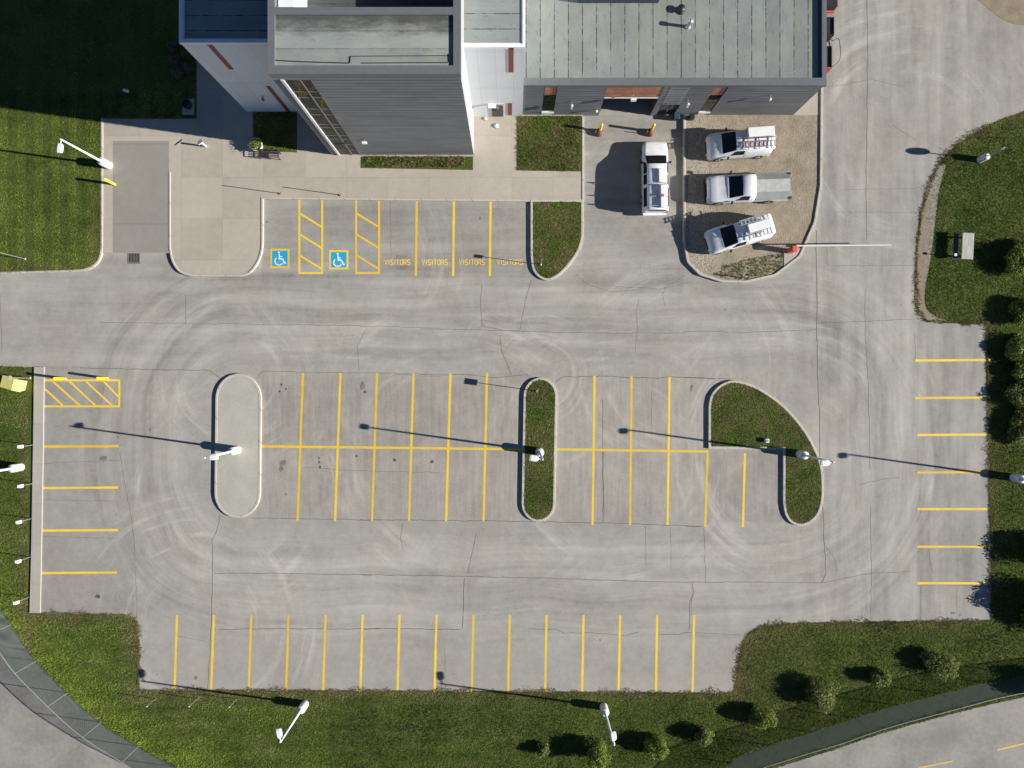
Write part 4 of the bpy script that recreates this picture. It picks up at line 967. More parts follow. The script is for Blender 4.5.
# ------------------------------------------------------------------ chain-link fence
FB = smooth([(-60, 505), (-30, 560), (-8, 596), (12, 626), (34, 658), (66, 691), (97, 719), (132, 742), (166, 761), (230, 790), (330, 819), (450, 832), (560, 827), (650, 806), (713, 783), (736, 758.5), (778, 743), (826, 728.5), (856, 718), (880, 710.5), (896, 706), (938, 695), (980, 684), (1024, 676), (1090, 667), (1180, 655)], 8)
FB = [p for p in FB]
fz = 2.3
fence = thing('chain_link_fence', 'tall green chain-link fence curving between the bottom grass and the road', 'fence', (0, 0, 0))
fp = pts_at(FB); mb = MB()
vs = [(x, y, .04) for x, y in fp] + [(x, y, fz) for x, y in fp]; n = len(fp)
mb.add(vs, [(i, i + 1, n + i + 1, n + i) for i in range(n - 1)]); mb.build('mesh', 'mesh', fence)
rail = MB()
for i in range(n - 1): rail.tube((*fp[i], fz), (*fp[i + 1], fz), .03, n=6, caps=False)
rail.build('top_rail', 'grey', fence)
acc = 0; last = fp[0]; nxt = 0.4
for i in range(n - 1):
    a = Vector(fp[i]); b = Vector(fp[i + 1]); L = (b - a).length
    while acc + L > nxt:
        q = a + (b - a) * ((nxt - acc) / L)
        MB().tube((q.x, q.y, 0), (q.x, q.y, fz + .06), .026, n=8).build('post', 'grey', fence); nxt += 3.35
    acc += L

# ------------------------------------------------------------------ vehicles
class Shell:
    def __init__(s, st): s.st = st
    def ring(s, k):
        x, ws, wb, wr, zs, zb, zt = s.st[k]
        half = [(ws, zs), (wb, zs + .42 * (zb - zs)), (wb * .995, zb), (wr + (wb - wr) * .12, zb + (zt - zb) * .86), (wr * .86, zt - .012), (0, zt + .03)]
        pts = [(x, y, z) for y, z in half]; return [Vector(p) for p in pts] + [Vector((x, -y, z)) for y, z in reversed(half[:-1])]
    def P(s, u, v):
        k = min(int(u), len(s.st) - 2); f = u - k; j = min(int(v), 9); g = v - j
        A, B = s.ring(k), s.ring(k + 1); a = A[j].lerp(A[j + 1], g); b = B[j].lerp(B[j + 1], g); return a.lerp(b, f)
    def patch(s, u0, u1, v0, v1, off=0.012, nu=4, nv=4, mb=None):
        mb = mb or MB(); vs = []
        us = sorted(set([u0 + (u1 - u0) * i / nu for i in range(nu + 1)] + [k for k in range(len(s.st)) if u0 < k < u1]))
        vv = sorted(set([v0 + (v1 - v0) * i / nv for i in range(nv + 1)] + [k for k in range(11) if v0 < k < v1]))
        for u in us:
            for v in vv:
                p = s.P(u, v); e = .02; du = s.P(min(u + e, len(s.st) - 1.001), v) - s.P(max(u - e, 0), v); dv = s.P(u, min(v + e, 10)) - s.P(u, max(v - e, 0))
                nn = du.cross(dv); nn = nn.normalized() if nn.length > 1e-9 else Vector((0, 0, 1))
                c = Vector((p.x, 0, .8))
                if nn.dot(p - c) < 0: nn = -nn
                vs.append(p + nn * off)
        w = len(vv); fs = [(i * w + j, i * w + j + 1, (i + 1) * w + j + 1, (i + 1) * w + j) for i in range(len(us) - 1) for j in range(w - 1)]
        return mb.add(vs, fs, True)
    def body(s):
        mb = MB(); vs = []; n = len(s.st)
        for k in range(n): vs += s.ring(k)
        fs = [(k * 11 + j, k * 11 + j + 1, (k + 1) * 11 + j + 1, (k + 1) * 11 + j) for k in range(n - 1) for j in range(10)]
        fs += [(k * 11 + 10, k * 11, (k + 1) * 11, (k + 1) * 11 + 10) for k in range(n - 1)]
        mb.add(vs, fs, True); mb.add(vs, [tuple(range(11)), tuple(range((n - 1) * 11, n * 11))]); return mb
def wheels(t, xs, hw, r=.34):
    for x in xs:
        for s in (-1, 1):
            a = MB().tube((x, s * (hw - .05), r + .02), (x, s * (hw + .006), r + .02), r + .055, n=26).build('wheel_arch', 'black', t)
            w = MB().tube((x, s * (hw - .16), r), (x, s * (hw + .015), r), r, n=24).build('wheel', 'rubber', t)
            MB().tube((x, s * (hw - .02), r), (x, s * (hw + .03), r), r * .62, r * .55, n=18).build('rim', 'rim', w)
def mirrors(t, x, y, z, c='car'):
    for s in (-1, 1):
        m = MB(); m.bbox(-.08, .05, -.11, .11, -.09, .10, .03, Matrix.Translation((x, s * (y + .14), z))); m.build('mirror', 'black', t)
def ladder(mb, x0, x1, yc, w, z, rungs, tilt=0):
    for s in (-1, 1): mb.box(x0, x1, yc + s * w - .025, yc + s * w + .025, z, z + .07)
    for i in range(rungs):
        x = x0 + (x1 - x0) * (i + .5) / rungs; mb.box(x - .022, x + .022, yc - w, yc + w, z + .015, z + .055)
    return mb
VAN = [(2.36, .55, .60, .48, .32, .60, .70), (2.31, .74, .78, .62, .26, .72, .84), (2.15, .86, .88, .70, .22, .86, .99), (1.75, .90, .92, .74, .21, .97, 1.11), (1.45, .91, .925, .76, .21, 1.03, 1.19),
       (.42, .91, .925, .68, .21, 1.12, 1.74), (.16, .91, .925, .70, .21, 1.13, 1.80), (-.4, .91, .925, .73, .21, 1.14, 1.84), (-1.4, .91, .925, .74, .21, 1.15, 1.85), (-2.05, .90, .915, .73, .22, 1.15, 1.83), (-2.30, .88, .90, .70, .26, 1.12, 1.74), (-2.37, .84, .86, .62, .32, 1.05, 1.62)]
def make_van(label, c, rz, lad):
    t = thing('cargo_van', label, 'van', c, rz); S = Shell(VAN); S.body().build('body', 'car', t)
    S.patch(4.10, 4.93, 3.25, 6.75, .014, 5, 8).build('windscreen', 'carglass', t)
    for v0, v1 in ((2.12, 2.88), (7.12, 7.88)):
        S.patch(4.62, 6.55, v0, v1, .012, 6, 3).build('side_window', 'carglass', t)
        S.patch(.45, 2.2, v0 if v0 < 5 else 7.05, v1 if v0 < 5 else 7.95, .012, 5, 2).build('headlight', 'lamp', t)
        S.patch(9.75, 10.7, v0 - .9 if v0 < 5 else 7.2, v1 if v0 < 5 else 8.8, .012, 3, 4).build('tail_light', 'red', t)
    sm = MB()
    for v_ in (3.15, 6.85): S.patch(1.2, 3.9, v_ - .03, v_ + .03, .006, 8, 1, sm)
    for u_ in (6.75,): S.patch(u_ - .03, u_ + .03, 1.0, 2.9, .006, 1, 6, sm); S.patch(u_ - .03, u_ + .03, 7.1, 9.0, .006, 1, 6, sm)
    for u_ in (7.4, 8.4): S.patch(u_ - .012, u_ + .012, 3.1, 6.9, .006, 1, 8, sm)
    sm.build('panel_seam', 'seam', t)
    S.patch(.05, .8, .15, 1.2, .015).build('bumper', 'black', t); S.patch(.05, .8, 8.8, 9.85, .015).build('bumper', 'black', t)
    mb = MB()
    for v in (.0,): mb.box(2.365, 2.385, -.45, .45, .40, .62)
    mb.build('grille', 'black', t)
    mb = MB(); mb.box(-2.395, -2.375, -.55, -.03, 1.12, 1.5); mb.box(-2.395, -2.375, .03, .55, 1.12, 1.5); mb.build('rear_window', 'carglass', t)
    mb = MB(); S.patch(4.06, 4.10, 3.4, 6.6, .018, 1, 8, mb); mb.build('wiper_cowl', 'black', t)
    mirrors(t, 1.0, .92, 1.15); wheels(t, (1.50, -1.45), .92)
    mb = MB()
    for x in (-.25, -1.05, -1.95):
        mb.box(x - .03, x + .03, -.78, .78, 1.94, 1.98)
        for s in (-1, 1): mb.tube((x, s * .74, 1.80), (x, s * .76, 1.98), .02, n=6)
    mb.build('roof_rack', 'grey', t)
    for (a, b, y, w, m, n_) in lad:
        mb = MB()
        for s in (-1, 1): mb.box(a, b, y + s * w - .022, y + s * w + .022, 2.14, 2.20)
        ld = mb.build('ladder', m, t); mb = MB()
        for i in range(n_): mb.box(a + (b - a) * (i + .5) / n_ - .04, a + (b - a) * (i + .5) / n_ + .04, y - w, y + w, 2.15, 2.19)
        mb.build('rung', 'alu', ld)
    return t
def ground_of(px, py, z): c = at(px, py, z); return Vector((c.x, c.y, .14))
tv = make_van('white cargo van with a red-railed ladder on its roof, topmost in the gravel yard', ground_of(741.5, 141.8, 1.5), R(180 + 4), [(-2.25, .25, .50, .19, 'dull_red', 8)])
mb = MB(); mb.box(-2.2, .15, -.03, .03, 2.0, 2.05); mb.build('rack_rail', 'black', tv)
MB().bbox(-2.15, -.25, -.74, -.06, 2.0, 2.20, .03).build('roof_box', 'white', tv)
tv = make_van('white cargo van with two grey ladders, parked askew lowest in the gravel yard', ground_of(741.0, 232.6, 1.5), R(180 + 16), [(-1.95, -.1, .52, .18, 'alu', 7), (-1.75, .2, -.56, .16, 'alu', 7)])
MB().bbox(-1.85, -.30, -.34, .30, 2.0, 2.20, .03).build('roof_box', 'white', tv)
# flatbed pickup with covered bed
PU = [(2.95, .60, .66, .55, .42, .78, .90), (2.90, .82, .86, .68, .36, .90, 1.02), (2.70, .93, .95, .76, .32, 1.02, 1.13), (2.20, .96, .98, .80, .30, 1.08, 1.20), (1.52, .97, .985, .81, .30, 1.12, 1.26),
      (.50, .97, .985, .72, .30, 1.16, 1.78), (.34, .97, .985, .71, .30, 1.17, 1.84), (.1, .97, .985, .74, .30, 1.17, 1.87), (-.30, .97, .985, .73, .30, 1.17, 1.86), (-.42, .96, .975, .70, .32, 1.15, 1.78), (-.46, .95, .96, .66, .34, 1.10, 1.66)]
t = thing('pickup_truck', 'white pickup truck with grey covered bed between the two vans in the gravel yard', 'pickup truck', ground_of(749, 186.5, 1.5), R(180 + 2))
S = Shell(PU); S.body().build('body', 'car', t)
S.patch(4.08, 4.95, 3.2, 6.8, .014, 5, 8).build('windscreen', 'carglass', t)
for v0, v1 in ((2.12, 2.88), (7.12, 7.88)):
    S.patch(4.55, 7.2, v0, v1, .012, 6, 3).build('side_window', 'carglass', t)
    S.patch(.4, 2.0, v0 if v0 < 5 else 7.05, v1 if v0 < 5 else 7.95, .012, 5, 2).build('headlight', 'lamp', t)
sm = MB()
for v_ in (3.2, 6.8): S.patch(1.2, 3.9, v_ - .03, v_ + .03, .006, 8, 1, sm)
sm.build('panel_seam', 'seam', t)
MB().box(2.90, 3.04, -.85, .85, .38, .66).build('bumper', 'black', t); MB().box(2.955, 2.975, -.5, .5, .68, .88).build('grille', 'black', t)
MB().box(-.485, -.465, -.6, .6, 1.22, 1.62).build('rear_window', 'carglass', t)
mb = MB(); mb.box(-3.02, -.52, -.95, .95, .62, 1.12); mb.build('bed', 'car', t)
cv = MB(); prof = [(-.96, 1.12), (-.97, 1.22), (-.48, 1.42), (.48, 1.42), (.97, 1.22), (.96, 1.12)]
vs = [(x, y, z) for x in (-.50, -3.05) for y, z in prof]; cv.add(vs, [(i, i + 1, 7 + i, 6 + i) for i in range(5)] + [tuple(range(6)), tuple(range(6, 12))]); cv = cv.build('bed_cover', 'deck', t)
MB().box(-2.98, -.56, -.46, .46, 1.421, 1.445).build('cover_panel', 'deck_pale', cv)
for s in (-1, 1): MB().box(-3.10, -2.92, s * .88 - .08, s * .88 + .08, 1.0, 1.30).build('corner_post', 'black', t)
for s in (-1, 1): MB().box(-3.06, -3.03, s * .85 - .08, s * .85 + .08, .75, 1.0).build('tail_light', 'red', t)
MB().box(-3.15, -3.03, -.85, .85, .45, .62).build('rear_bumper', 'black', t)
mirrors(t, 1.25, .97, 1.25); wheels(t, (2.02, -1.65), .97, .38)
# crew pickup with canopy parked on the driveway, nose up
SU = [(2.66, .55, .60, .50, .42, .76, .86), (2.60, .76, .80, .66, .36, .86, .98), (2.42, .86, .88, .72, .30, .98, 1.08), (1.95, .90, .92, .76, .28, 1.04, 1.15), (1.58, .91, .93, .80, .28, 1.07, 1.18),
      (.72, .91, .93, .70, .28, 1.10, 1.66), (.50, .91, .93, .66, .28, 1.11, 1.71), (.0, .91, .93, .68, .28, 1.12, 1.74), (-.75, .91, .93, .68, .28, 1.12, 1.74), (-1.6, .91, .93, .70, .28, 1.12, 1.76), (-2.45, .91, .93, .70, .28, 1.12, 1.75), (-2.58, .90, .92, .68, .32, 1.08, 1.66)]
t = thing('canopy_pickup', 'white crew pickup with canopy and roof rack parked alone on the driveway', 'pickup truck', Vector((*at(656.8, 174.8, 1.5)[:2], .01)), R(90.5))
S = Shell(SU); S.body().build('body', 'car', t)
S.patch(4.10, 4.94, 3.2, 6.8, .014, 5, 8).build('windscreen', 'carglass', t)
for v0, v1 in ((2.10, 2.88), (7.12, 7.90)):
    S.patch(4.7, 6.75, v0, v1, .012, 6, 3).build('side_window', 'carglass', t); S.patch(6.9, 7.9, v0, v1, .012, 4, 3).build('side_window', 'carglass', t)
    S.patch(8.2, 9.8, v0, v1, .012, 4, 3).build('canopy_window', 'carglass', t)
    S.patch(.4, 1.9, v0 if v0 < 5 else 7.05, v1 if v0 < 5 else 7.95, .012, 5, 2).build('headlight', 'lamp', t)
sm = MB()
for v_ in (3.2, 6.8): S.patch(1.2, 3.9, v_ - .03, v_ + .03, .006, 8, 1, sm)
sm.build('panel_seam', 'seam', t)
MB().box(2.62, 2.74, -.78, .78, .40, .62).build('bumper', 'black', t); MB().box(2.665, 2.68, -.45, .45, .66, .82).build('grille', 'black', t)
MB().box(-2.76, -2.59, -.86, .86, .45, .66).build('rear_bumper', 'car', t); MB().box(-2.60, -2.585, -.6, .6, 1.15, 1.55).build('rear_window', 'carglass', t)
for s in (-1, 1): MB().box(-2.605, -2.575, s * .82 - .07, s * .82 + .07, .75, 1.05).build('tail_light', 'red', t)
MB().box(-.80, -.76, -.70, .70, 1.755, 1.785).build('canopy_seam', 'black', t)
mb = MB()
for x in (-.72, -1.68, -2.35):
    mb.box(x - .03, x + .03, -.72, .72, 1.92, 1.96)
    for s in (-1, 1): mb.tube((x, s * .68, 1.74), (x, s * .7, 1.94), .02, n=6)
mb.build('roof_rack', 'grey', t)
MB().bbox(-2.5, -.85, -.50, -.16, 1.82, 2.04, .03).build('roof_tube', 'white', t)
MB().bbox(-.65, .35, -.36, -.05, 1.80, 1.96, .03).build('roof_box', 'white', t)
MB().box(-1.75, -1.55, -.40, -.20, 2.03, 2.12).build('work_light', 'wood', t)
mirrors(t, 1.02, .92, 1.18); wheels(t, (1.70, -1.55), .92, .36)

# ------------------------------------------------------------------ vegetation
def cards(name, pts, nrm, size, rnd, mat, parent=None, extra=None, aspect=1.6):
    # many small two-triangle leaves as one mesh
    n = len(pts); nrm = nrm / np.linalg.norm(nrm, axis=1, keepdims=True)
    a = np.cross(nrm, RNG.normal(size=(n, 3))); a /= np.linalg.norm(a, axis=1, keepdims=True); b = np.cross(nrm, a)
    s = size[:, None]; v = np.stack([pts - a * s * aspect, pts + b * s * .55, pts + a * s * aspect, pts - b * s * .55], 1).reshape(-1, 3)
    me = bpy.data.meshes.new(name); me.vertices.add(4 * n); me.vertices.foreach_set('co', v.ravel().astype(np.float32))
    me.loops.add(4 * n); me.loops.foreach_set('vertex_index', np.arange(4 * n, dtype=np.int32)); me.polygons.add(n)
    me.polygons.foreach_set('loop_start', np.arange(0, 4 * n, 4, dtype=np.int32)); me.update(calc_edges=True)
    at_ = me.attributes.new('rnd', 'FLOAT', 'POINT'); at_.data.foreach_set('value', np.repeat(rnd, 4).astype(np.float32))
    me.materials.append(M[mat]); o = bpy.data.objects.new(name, me); COL.objects.link(o)
    if parent: o.parent = parent
    return o
def shrub(px, py, r, h, label, mat='leaf_green', n=2600, name='shrub', z=0.0, squash=1.0, lean=(0, 0), cat='shrub', group=None, leaf=.06, dense=1.0):
    c = at(px, py, z); t = thing(name, label, cat, c, 0, group); r *= 1.08; leaf *= .85; n = int(n * 1.5)
    K = 18; cl = []
    for i in range(K):
        a = RNG.uniform(0, 2 * PI); q = math.sqrt(RNG.uniform(0, 1)) * .68; zz = RNG.uniform(.25, .80) * h
        lim = math.sqrt(max(.05, 1 - (zz / h - .45) ** 2 * 2.6)); cl.append((q * r * lim * math.cos(a) + lean[0] * zz, q * r * lim * squash * math.sin(a) + lean[1] * zz, zz, r * RNG.uniform(.28, .46)))
    cl.append((0, 0, h * .5, r * .55)); pts = []; n = int(n * 1.4); nr = []; rd = []
    for i in range(n):
        k = cl[RNG.integers(len(cl))]; d = RNG.normal(size=3); d /= np.linalg.norm(d); q = RNG.uniform(.55, 1.08)
        p = np.array([k[0], k[1], k[2]]) + d * k[3] * q * np.array([1, 1, .8])
        if p[2] < .05: p[2] = RNG.uniform(.05, .3)
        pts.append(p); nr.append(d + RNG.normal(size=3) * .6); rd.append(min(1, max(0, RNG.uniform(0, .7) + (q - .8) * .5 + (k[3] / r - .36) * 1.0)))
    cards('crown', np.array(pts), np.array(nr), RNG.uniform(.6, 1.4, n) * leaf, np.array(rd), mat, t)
    st = MB()
    for i in range(7):
        k = cl[i]; st.tube((RNG.uniform(-.08, .08), RNG.uniform(-.08, .08), 0), (k[0] * .8, k[1] * .8, k[2]), .035, .012, 6, False)
    st.build('trunk', 'bark', t); return t
row = 'shrubs planted along the bottom fence'
shrub(542, 748, .55, .9, 'small dim shrub at the left end of the bottom row', 'leaf_dull', 700, group=row)
shrub(594, 748, 1.0, 1.75, 'round green shrub just left below the bottom lamp head', 'leaf_green', 2300, group=row, lean=(.1, -.25))
shrub(654, 744, .85, 1.45, 'yellow-green shrub third from the left in the bottom row', 'leaf_green', 1900, group=row)
shrub(702, 733, .75, 1.25, 'thin green shrub fourth from the left in the bottom row', 'leaf_dull', 1400, group=row)
shrub(759, 712, 1.0, 1.5, 'bright yellow-green shrub near the corner of the lot', 'leaf_green', 2200, group=row)
shrub(819, 690, 1.3, 1.35, 'largest shrub of the bottom row, broad and brownish', 'leaf_dull', 3400, group=row, squash=.9)
shrub(878, 676, .8, 1.0, 'low rounded shrub between the broad brownish one and the long pale one', 'leaf_dull', 1500, group=row, squash=.7)
shrub(938, 662, 1.35, 1.2, 'long low pale shrub at the right end of the bottom row', 'leaf_dull', 3000, group=row, squash=.65)
shrub(924, 656, .6, 1.0, 'small dark shrub pressed against the long pale one', 'leaf_dull', 900, group=row)
side = 'bushes along the right edge'
shrub(1022, 372, 1.0, .95, 'yellowish bush between the first two right stall lines, at the right edge', 'leaf_green', 1800, group=side, leaf=.07)
shrub(1022, 412, .95, .9, 'small bush just above the dark bush of the right edge', 'leaf_dull', 1500, group=side, leaf=.07)
shrub(1019, 259, 1.45, 1.3, 'bright round bush at the right edge beside the picnic table', 'leaf_green', 4200, group=side, leaf=.07)
shrub(1021, 313, 1.15, 1.1, 'bush at the right edge below the bright round one', 'leaf_green', 2600, group=side, leaf=.07)
shrub(1021, 350, 1.25, 1.1, 'bush at the right edge level with the topmost right stall line', 'leaf_green', 3600, group=side, leaf=.07)
shrub(1019, 392, 1.2, 1.0, 'bush with dry brown twigs at the right edge beside the second right stall line', 'leaf_dull', 3200, group=side, leaf=.07)
shrub(1018, 430, 1.15, 1.0, 'dark bush at the right edge just above the lamp post', 'leaf_dull', 3000, group=side, leaf=.07)
shrub(1036, 549, 1.35, 1.6, 'bush beyond the right edge throwing the shadow beside the sixth right stall line', 'leaf_green', 2600, group=side, leaf=.08)
shrub(1044, 608, 2.0, 2.1, 'large bush beyond the right edge throwing the shadow at the lot corner', 'leaf_green', 4200, group=side, leaf=.09)
shrub(1046, 682, 1.2, 2.0, 'bush beyond the right edge above the road', 'leaf_dull', 1800, group=side, leaf=.08)
# tufts in the shaded lawn by the building, planter plant
for px, py, r, lb in ((174.5, 48, .42, 'topmost'), (176, 61, .40, 'second from top'), (179, 74, .50, 'lowest left'), (187, 56, .38, 'upper right'), (190, 70, .40, 'lower right')):
    shrub(px, py, r, .55, lb + ' pale ornamental grass clump in the shaded bed by the white wall', 'leaf_pale', 500, 'ornamental_grass', .17, cat='ornamental grass', group='ornamental grasses in the shaded bed', leaf=.045)
c = PLANTER
pp = RNG.normal(size=(500, 3)) * np.array([.19, .19, .1]) + np.array([0, 0, .68]); cards('plant', pp, RNG.normal(size=(500, 3)), RNG.uniform(.03, .07, 500), RNG.uniform(0, 1, 500), 'leaf_green', c)

# grass: one continuous field of short blades over every lawn
def in_poly(P, poly):
    x, y = P[:, 0], P[:, 1]; c = np.zeros(len(P), bool); n = len(poly); j = n - 1
    for i in range(n):
        xi, yi = poly[i]; xj, yj = poly[j]
        if yi != yj: c ^= ((yi > y) != (yj > y)) & (x < (xj - xi) * (y - yi) / (yj - yi) + xi)
        j = i
    return c
def seg_dist(P, poly, closed=True):
    d = np.full(len(P), 1e9); n = len(poly)
    for i in range(n if closed else n - 1):
        a = np.array(poly[i]); b = np.array(poly[(i + 1) % n]); ab = b - a; L = (ab ** 2).sum()
        if L < 1e-9: continue
        t = np.clip(((P - a) @ ab) / L, 0, 1); d = np.minimum(d, np.linalg.norm(P - (a + t[:, None] * ab), axis=1))
    return d
def scatter(poly_px, z, density, excl=(), h=(.035, .085)):
    x0 = max(-40, min(p[0] for p in poly_px)); x1 = min(1070, max(p[0] for p in poly_px)); y0 = max(-20, min(p[1] for p in poly_px)); y1 = min(800, max(p[1] for p in poly_px))
    n = int((x1 - x0) * (y1 - y0) / 177 * density); P = np.stack([RNG.uniform(x0, x1, n), RNG.uniform(y0, y1, n)], 1)
    k = in_poly(P, poly_px)
    for e in excl: k &= ~in_poly(P, e)
    P = P[k]; return P, z, h
ROADP = ROAD + [(1700, 1500), (-500, 1500)]
areas = []
BIG = [(-40, 366), (1070, 90), (1070, 800), (-40, 800)]
areas.append(scatter([(-40, 100), (1070, 60), (1070, 800), (-40, 800)], 0.0, 140, (LOT, ROADP, [(28, 366), (44, 366), (41, 614), (28, 614)], FR)))
areas[0] = (areas[0][0][~((areas[0][0][:, 1] < 364) & (areas[0][0][:, 0] < 600))], 0.0, areas[0][2])
areas[0] = (areas[0][0][~in_poly(areas[0][0], [(713, 783), (736, 758.5), (778, 743), (826, 728.5), (856, 718), (880, 710.5), (896, 706), (938, 695), (980, 684), (1024, 676), (1090, 667), (1180, 655), (1180, 668), (1090, 681), (1050, 686), (997, 696.5), (931, 713), (880, 727.5), (836, 742.5), (760, 767), (730, 783)])], 0.0, areas[0][2])
areas.append(scatter(LAWN, 0.17, 150, (), (.03, .06)))
areas[1] = (areas[1][0][(areas[1][0][:, 1] > 92) | (RNG.uniform(size=len(areas[1][0])) < .25)], .17, areas[1][2])
for poly in (inset([(p[0], p[1]) for p in I2], 2.0), inset(I3, 2.2), inset(I4, 2.2)): areas.append(scatter(poly, .165, 140, (), (.03, .07)))
areas.append(scatter([(517, 116), (581, 116), (581, 171), (517, 170)], ZP + .02, 120, (), (.05, .14)))
areas.append(scatter([(366, 157), (465, 157), (465, 167), (366, 167)], ZP + .02, 160, (), (.08, .25)))
areas.append(scatter([(253, 113), (296, 113), (296, 151), (264, 150), (253, 146)], ZP + .02, 80, (), (.05, .12)))
areas.append(scatter([(722, 266), (745, 260), (784, 252), (783, 268), (770, 274), (745, 279), (724, 279), (714, 276)], .145, 90, (), (.04, .12)))
sp = []
E_ = [p for p in LOT if p[0] < 1100 and p[1] > 100 and not (p[0] < 31 and p[1] < 600)]
E_ = E_[E_.index((29.5, 614)):] if (29.5, 614) in E_ else E_
for i in range(len(E_) - 1):
    a_, b_ = np.array(E_[i]), np.array(E_[i + 1]); L_ = np.linalg.norm(b_ - a_)
    if L_ > 400: continue
    m_ = int(L_ * 9); t_ = RNG.uniform(size=m_); nn_ = np.array([-(b_ - a_)[1], (b_ - a_)[0]]) / max(L_, 1e-6)
    pp_ = a_ + (b_ - a_) * t_[:, None]; wob = 1.2 + np.sin(pp_[:, 0] * .23 + pp_[:, 1] * .31) + np.sin(pp_[:, 0] * .071 + 2 + pp_[:, 1] * .053)
    sp.append(pp_ + nn_ * (RNG.normal(size=m_) * .9 * np.clip(wob, .25, 3))[:, None])
areas.append((np.concatenate(sp), 0.001, (.03, .09)))
_ph = RNG.uniform(0, 2 * PI, (14, 3))
def vnoise(P, wl):
    r = np.zeros(len(P))
    for i, (a, b, c) in enumerate(_ph):
        k = 2 * PI / (wl * (0.55 + 0.12 * i)); r += np.sin((P[:, 0] * math.cos(a) + P[:, 1] * math.sin(a)) * k + b + 1.5 * np.sin((P[:, 0] * math.cos(c) + P[:, 1] * math.sin(c)) * k * .6 + a))
    return r / 14 ** .5
V = []; RN = []; DR = []; LU = []; TN = []
edge = [p for p in LOT if -100 < p[0] < 1100 and p[1] > 100]
fl = [p for p in FB if p[0] < 230]
for P, z, (h0, h1) in areas:
    if not len(P): continue
    big = z == 0.0
    if big:
        d = seg_dist(P, edge, False); dry = np.clip(1 - d / 20, 0, 1) ** 1.0 * np.clip(.62 + .38 * vnoise(P, 26), .15, 1.2) * (.75 + .5 * RNG.uniform(size=len(P)))
        dl = seg_dist(P, fl, False); lush = np.clip(1 - dl / 42, 0, 1) * ((P[:, 0] < 240) & (P[:, 0] > -40)) * RNG.uniform(.5, 1.1, len(P))
        dry = np.where(P[:, 0] < 34, np.clip((P[:, 0] - 14) / 26, 0, .8), dry)
        keep = RNG.uniform(size=len(P)) > np.clip(dry - .35, 0, .5); P, dry, lush = P[keep], dry[keep], lush[keep]
    else:
        lush = np.zeros(len(P)) + (.16 if z == .17 else 0); cx = np.sin(P[:, 0] * .21 + 1.3) * np.sin(P[:, 1] * .13 + .4) + .6 * np.sin(P[:, 0] * .05 + P[:, 1] * .07)
        dry = np.clip(.28 + .35 * cx, 0, .8) if z > .16 and P[:, 0].min() > 200 else np.clip(.10 * cx, 0, 1)
    if z == 0.001: dry = RNG.uniform(.3, 1.0, len(P)); lush = np.zeros(len(P))
    tone = 1.06 + .20 * vnoise(P, 70) + .14 * vnoise(P, 14)
    if big:
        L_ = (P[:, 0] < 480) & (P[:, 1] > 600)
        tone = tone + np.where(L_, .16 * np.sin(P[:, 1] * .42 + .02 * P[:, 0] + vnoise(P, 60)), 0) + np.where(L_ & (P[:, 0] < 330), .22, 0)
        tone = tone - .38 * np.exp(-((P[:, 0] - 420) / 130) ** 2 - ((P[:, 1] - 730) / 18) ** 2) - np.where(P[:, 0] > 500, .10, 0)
        dry = np.clip(dry + .35 * np.clip(vnoise(P, 40) - .5, 0, 1), 0, 1)
        dry = np.clip(dry + np.where((P[:, 0] > 735) & (P[:, 0] < 830) & (P[:, 1] > 620), .42 * np.clip(1 - (P[:, 0] - 735) / 95, 0, 1), 0), 0, 1)
    elif z == .17:
        tone = tone + .24 * np.sin(P[:, 0] * .36) + .10 * np.sin(P[:, 0] * 1.1 + .3 * vnoise(P, 30)); dry = dry + .5 * np.clip(1 - (102 - P[:, 0]) / 16, 0, 1) * ((P[:, 1] > 190) & (P[:, 0] < 103)) + .4 * np.clip(1 - (272 - P[:, 1]) / 12, 0, 1)
    elif z != 0.001:
        dry = np.clip(dry * .8 + .18 + .32 * vnoise(P, 22), 0, .95)
    tone = np.clip(tone, .45, 1.7)
    k = (H - z) / F; X = (P[:, 0] - 512) * k; Y = (384 - P[:, 1]) * k; n = len(P)
    for b in range(4):
        a = RNG.uniform(0, 2 * PI, n); o = RNG.normal(size=(n, 2)) * .025; w = RNG.uniform(.012, .025, n); hh = RNG.uniform(h0, h1, n) * (1 + .4 * lush); ln = RNG.normal(size=(n, 2)) * (hh[:, None] * .65 + .014)
        bx, by = X + o[:, 0], Y + o[:, 1]; ca, sa = np.cos(a) * w, np.sin(a) * w
        tri = np.stack([np.stack([bx - ca, by - sa, np.full(n, z)], 1), np.stack([bx + ca, by + sa, np.full(n, z)], 1), np.stack([bx + ln[:, 0], by + ln[:, 1], z + hh], 1)], 1)
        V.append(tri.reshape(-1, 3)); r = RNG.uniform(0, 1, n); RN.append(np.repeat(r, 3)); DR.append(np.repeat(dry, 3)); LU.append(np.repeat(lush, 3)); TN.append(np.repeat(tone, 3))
V = np.concatenate(V).astype(np.float32); n = len(V) // 3
me = bpy.data.meshes.new('grass'); me.vertices.add(3 * n); me.vertices.foreach_set('co', V.ravel()); me.loops.add(3 * n); me.loops.foreach_set('vertex_index', np.arange(3 * n, dtype=np.int32))
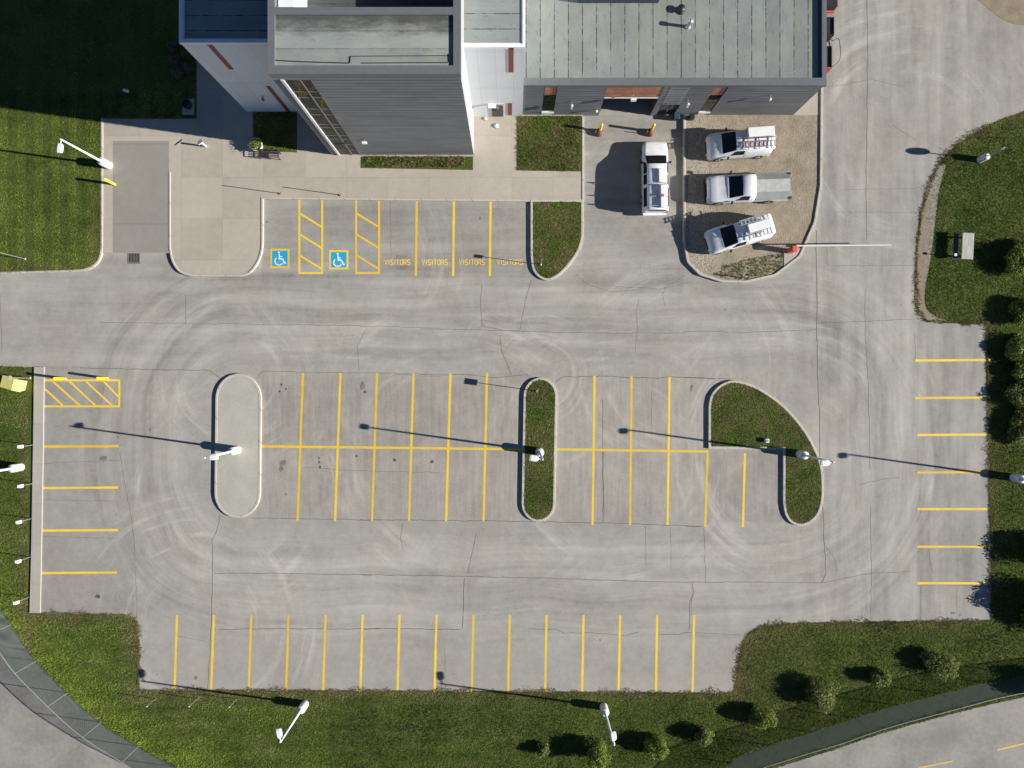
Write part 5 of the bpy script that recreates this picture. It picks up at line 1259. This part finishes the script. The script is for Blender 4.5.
me.polygons.add(n); me.polygons.foreach_set('loop_start', np.arange(0, 3 * n, 3, dtype=np.int32)); me.update(calc_edges=True)
for nm, arr in (('rnd', RN), ('dry', DR), ('lush', LU), ('tone', TN)):
    q = me.attributes.new(nm, 'FLOAT', 'POINT'); q.data.foreach_set('value', np.concatenate(arr).astype(np.float32))
me.materials.append(M['grass']); go = bpy.data.objects.new('grass', me); COL.objects.link(go)
go['kind'] = 'stuff'; go['label'] = 'short mown grass of the lawns, verges and islands'; go['category'] = 'grass'
print('grass tris', n)

# ------------------------------------------------------------------ light, sky, camera
w = bpy.data.worlds.new('World'); scene.world = w; w.use_nodes = True
sky = w.node_tree.nodes.new('ShaderNodeTexSky'); sky.sky_type = 'NISHITA'; sky.sun_disc = False; sky.altitude = 400; sky.air_density = 0.7; sky.dust_density = 0.1; sky.ozone_density = 4.5
sky.sun_elevation = R(SUN_EL)
sd = -shv                                       # horizontal direction towards the sun
sky.sun_rotation = math.atan2(sd.x, sd.y)
bg = w.node_tree.nodes['Background']; w.node_tree.links.new(sky.outputs[0], bg.inputs[0]); bg.inputs[1].default_value = 0.05
sl = bpy.data.lights.new('sun', 'SUN'); sl.energy = 5.0; sl.angle = R(0.5); sl.color = (1.0, 0.955, 0.87)
so = bpy.data.objects.new('sun', sl); COL.objects.link(so)
dirv = Vector((sd.x * math.cos(R(SUN_EL)), sd.y * math.cos(R(SUN_EL)), math.sin(R(SUN_EL))))
so.rotation_euler = dirv.to_track_quat('Z', 'Y').to_euler(); so.location = (30, -10, 40)
cam = bpy.data.cameras.new('camera'); cam.sensor_width = 36; cam.lens = F / 1024 * 36; cam.clip_end = 2000; cam.clip_start = 0.5
co = bpy.data.objects.new('camera', cam); COL.objects.link(co); co.location = (0, 0, H); co.rotation_euler = (0, 0, 0); scene.camera = co
scene.view_settings.view_transform = 'Standard'; scene.view_settings.look = 'None'; scene.view_settings.gamma = 1; scene.view_settings.exposure = 0.75
scene.cycles.max_bounces = 6; scene.cycles.transparent_max_bounces = 12
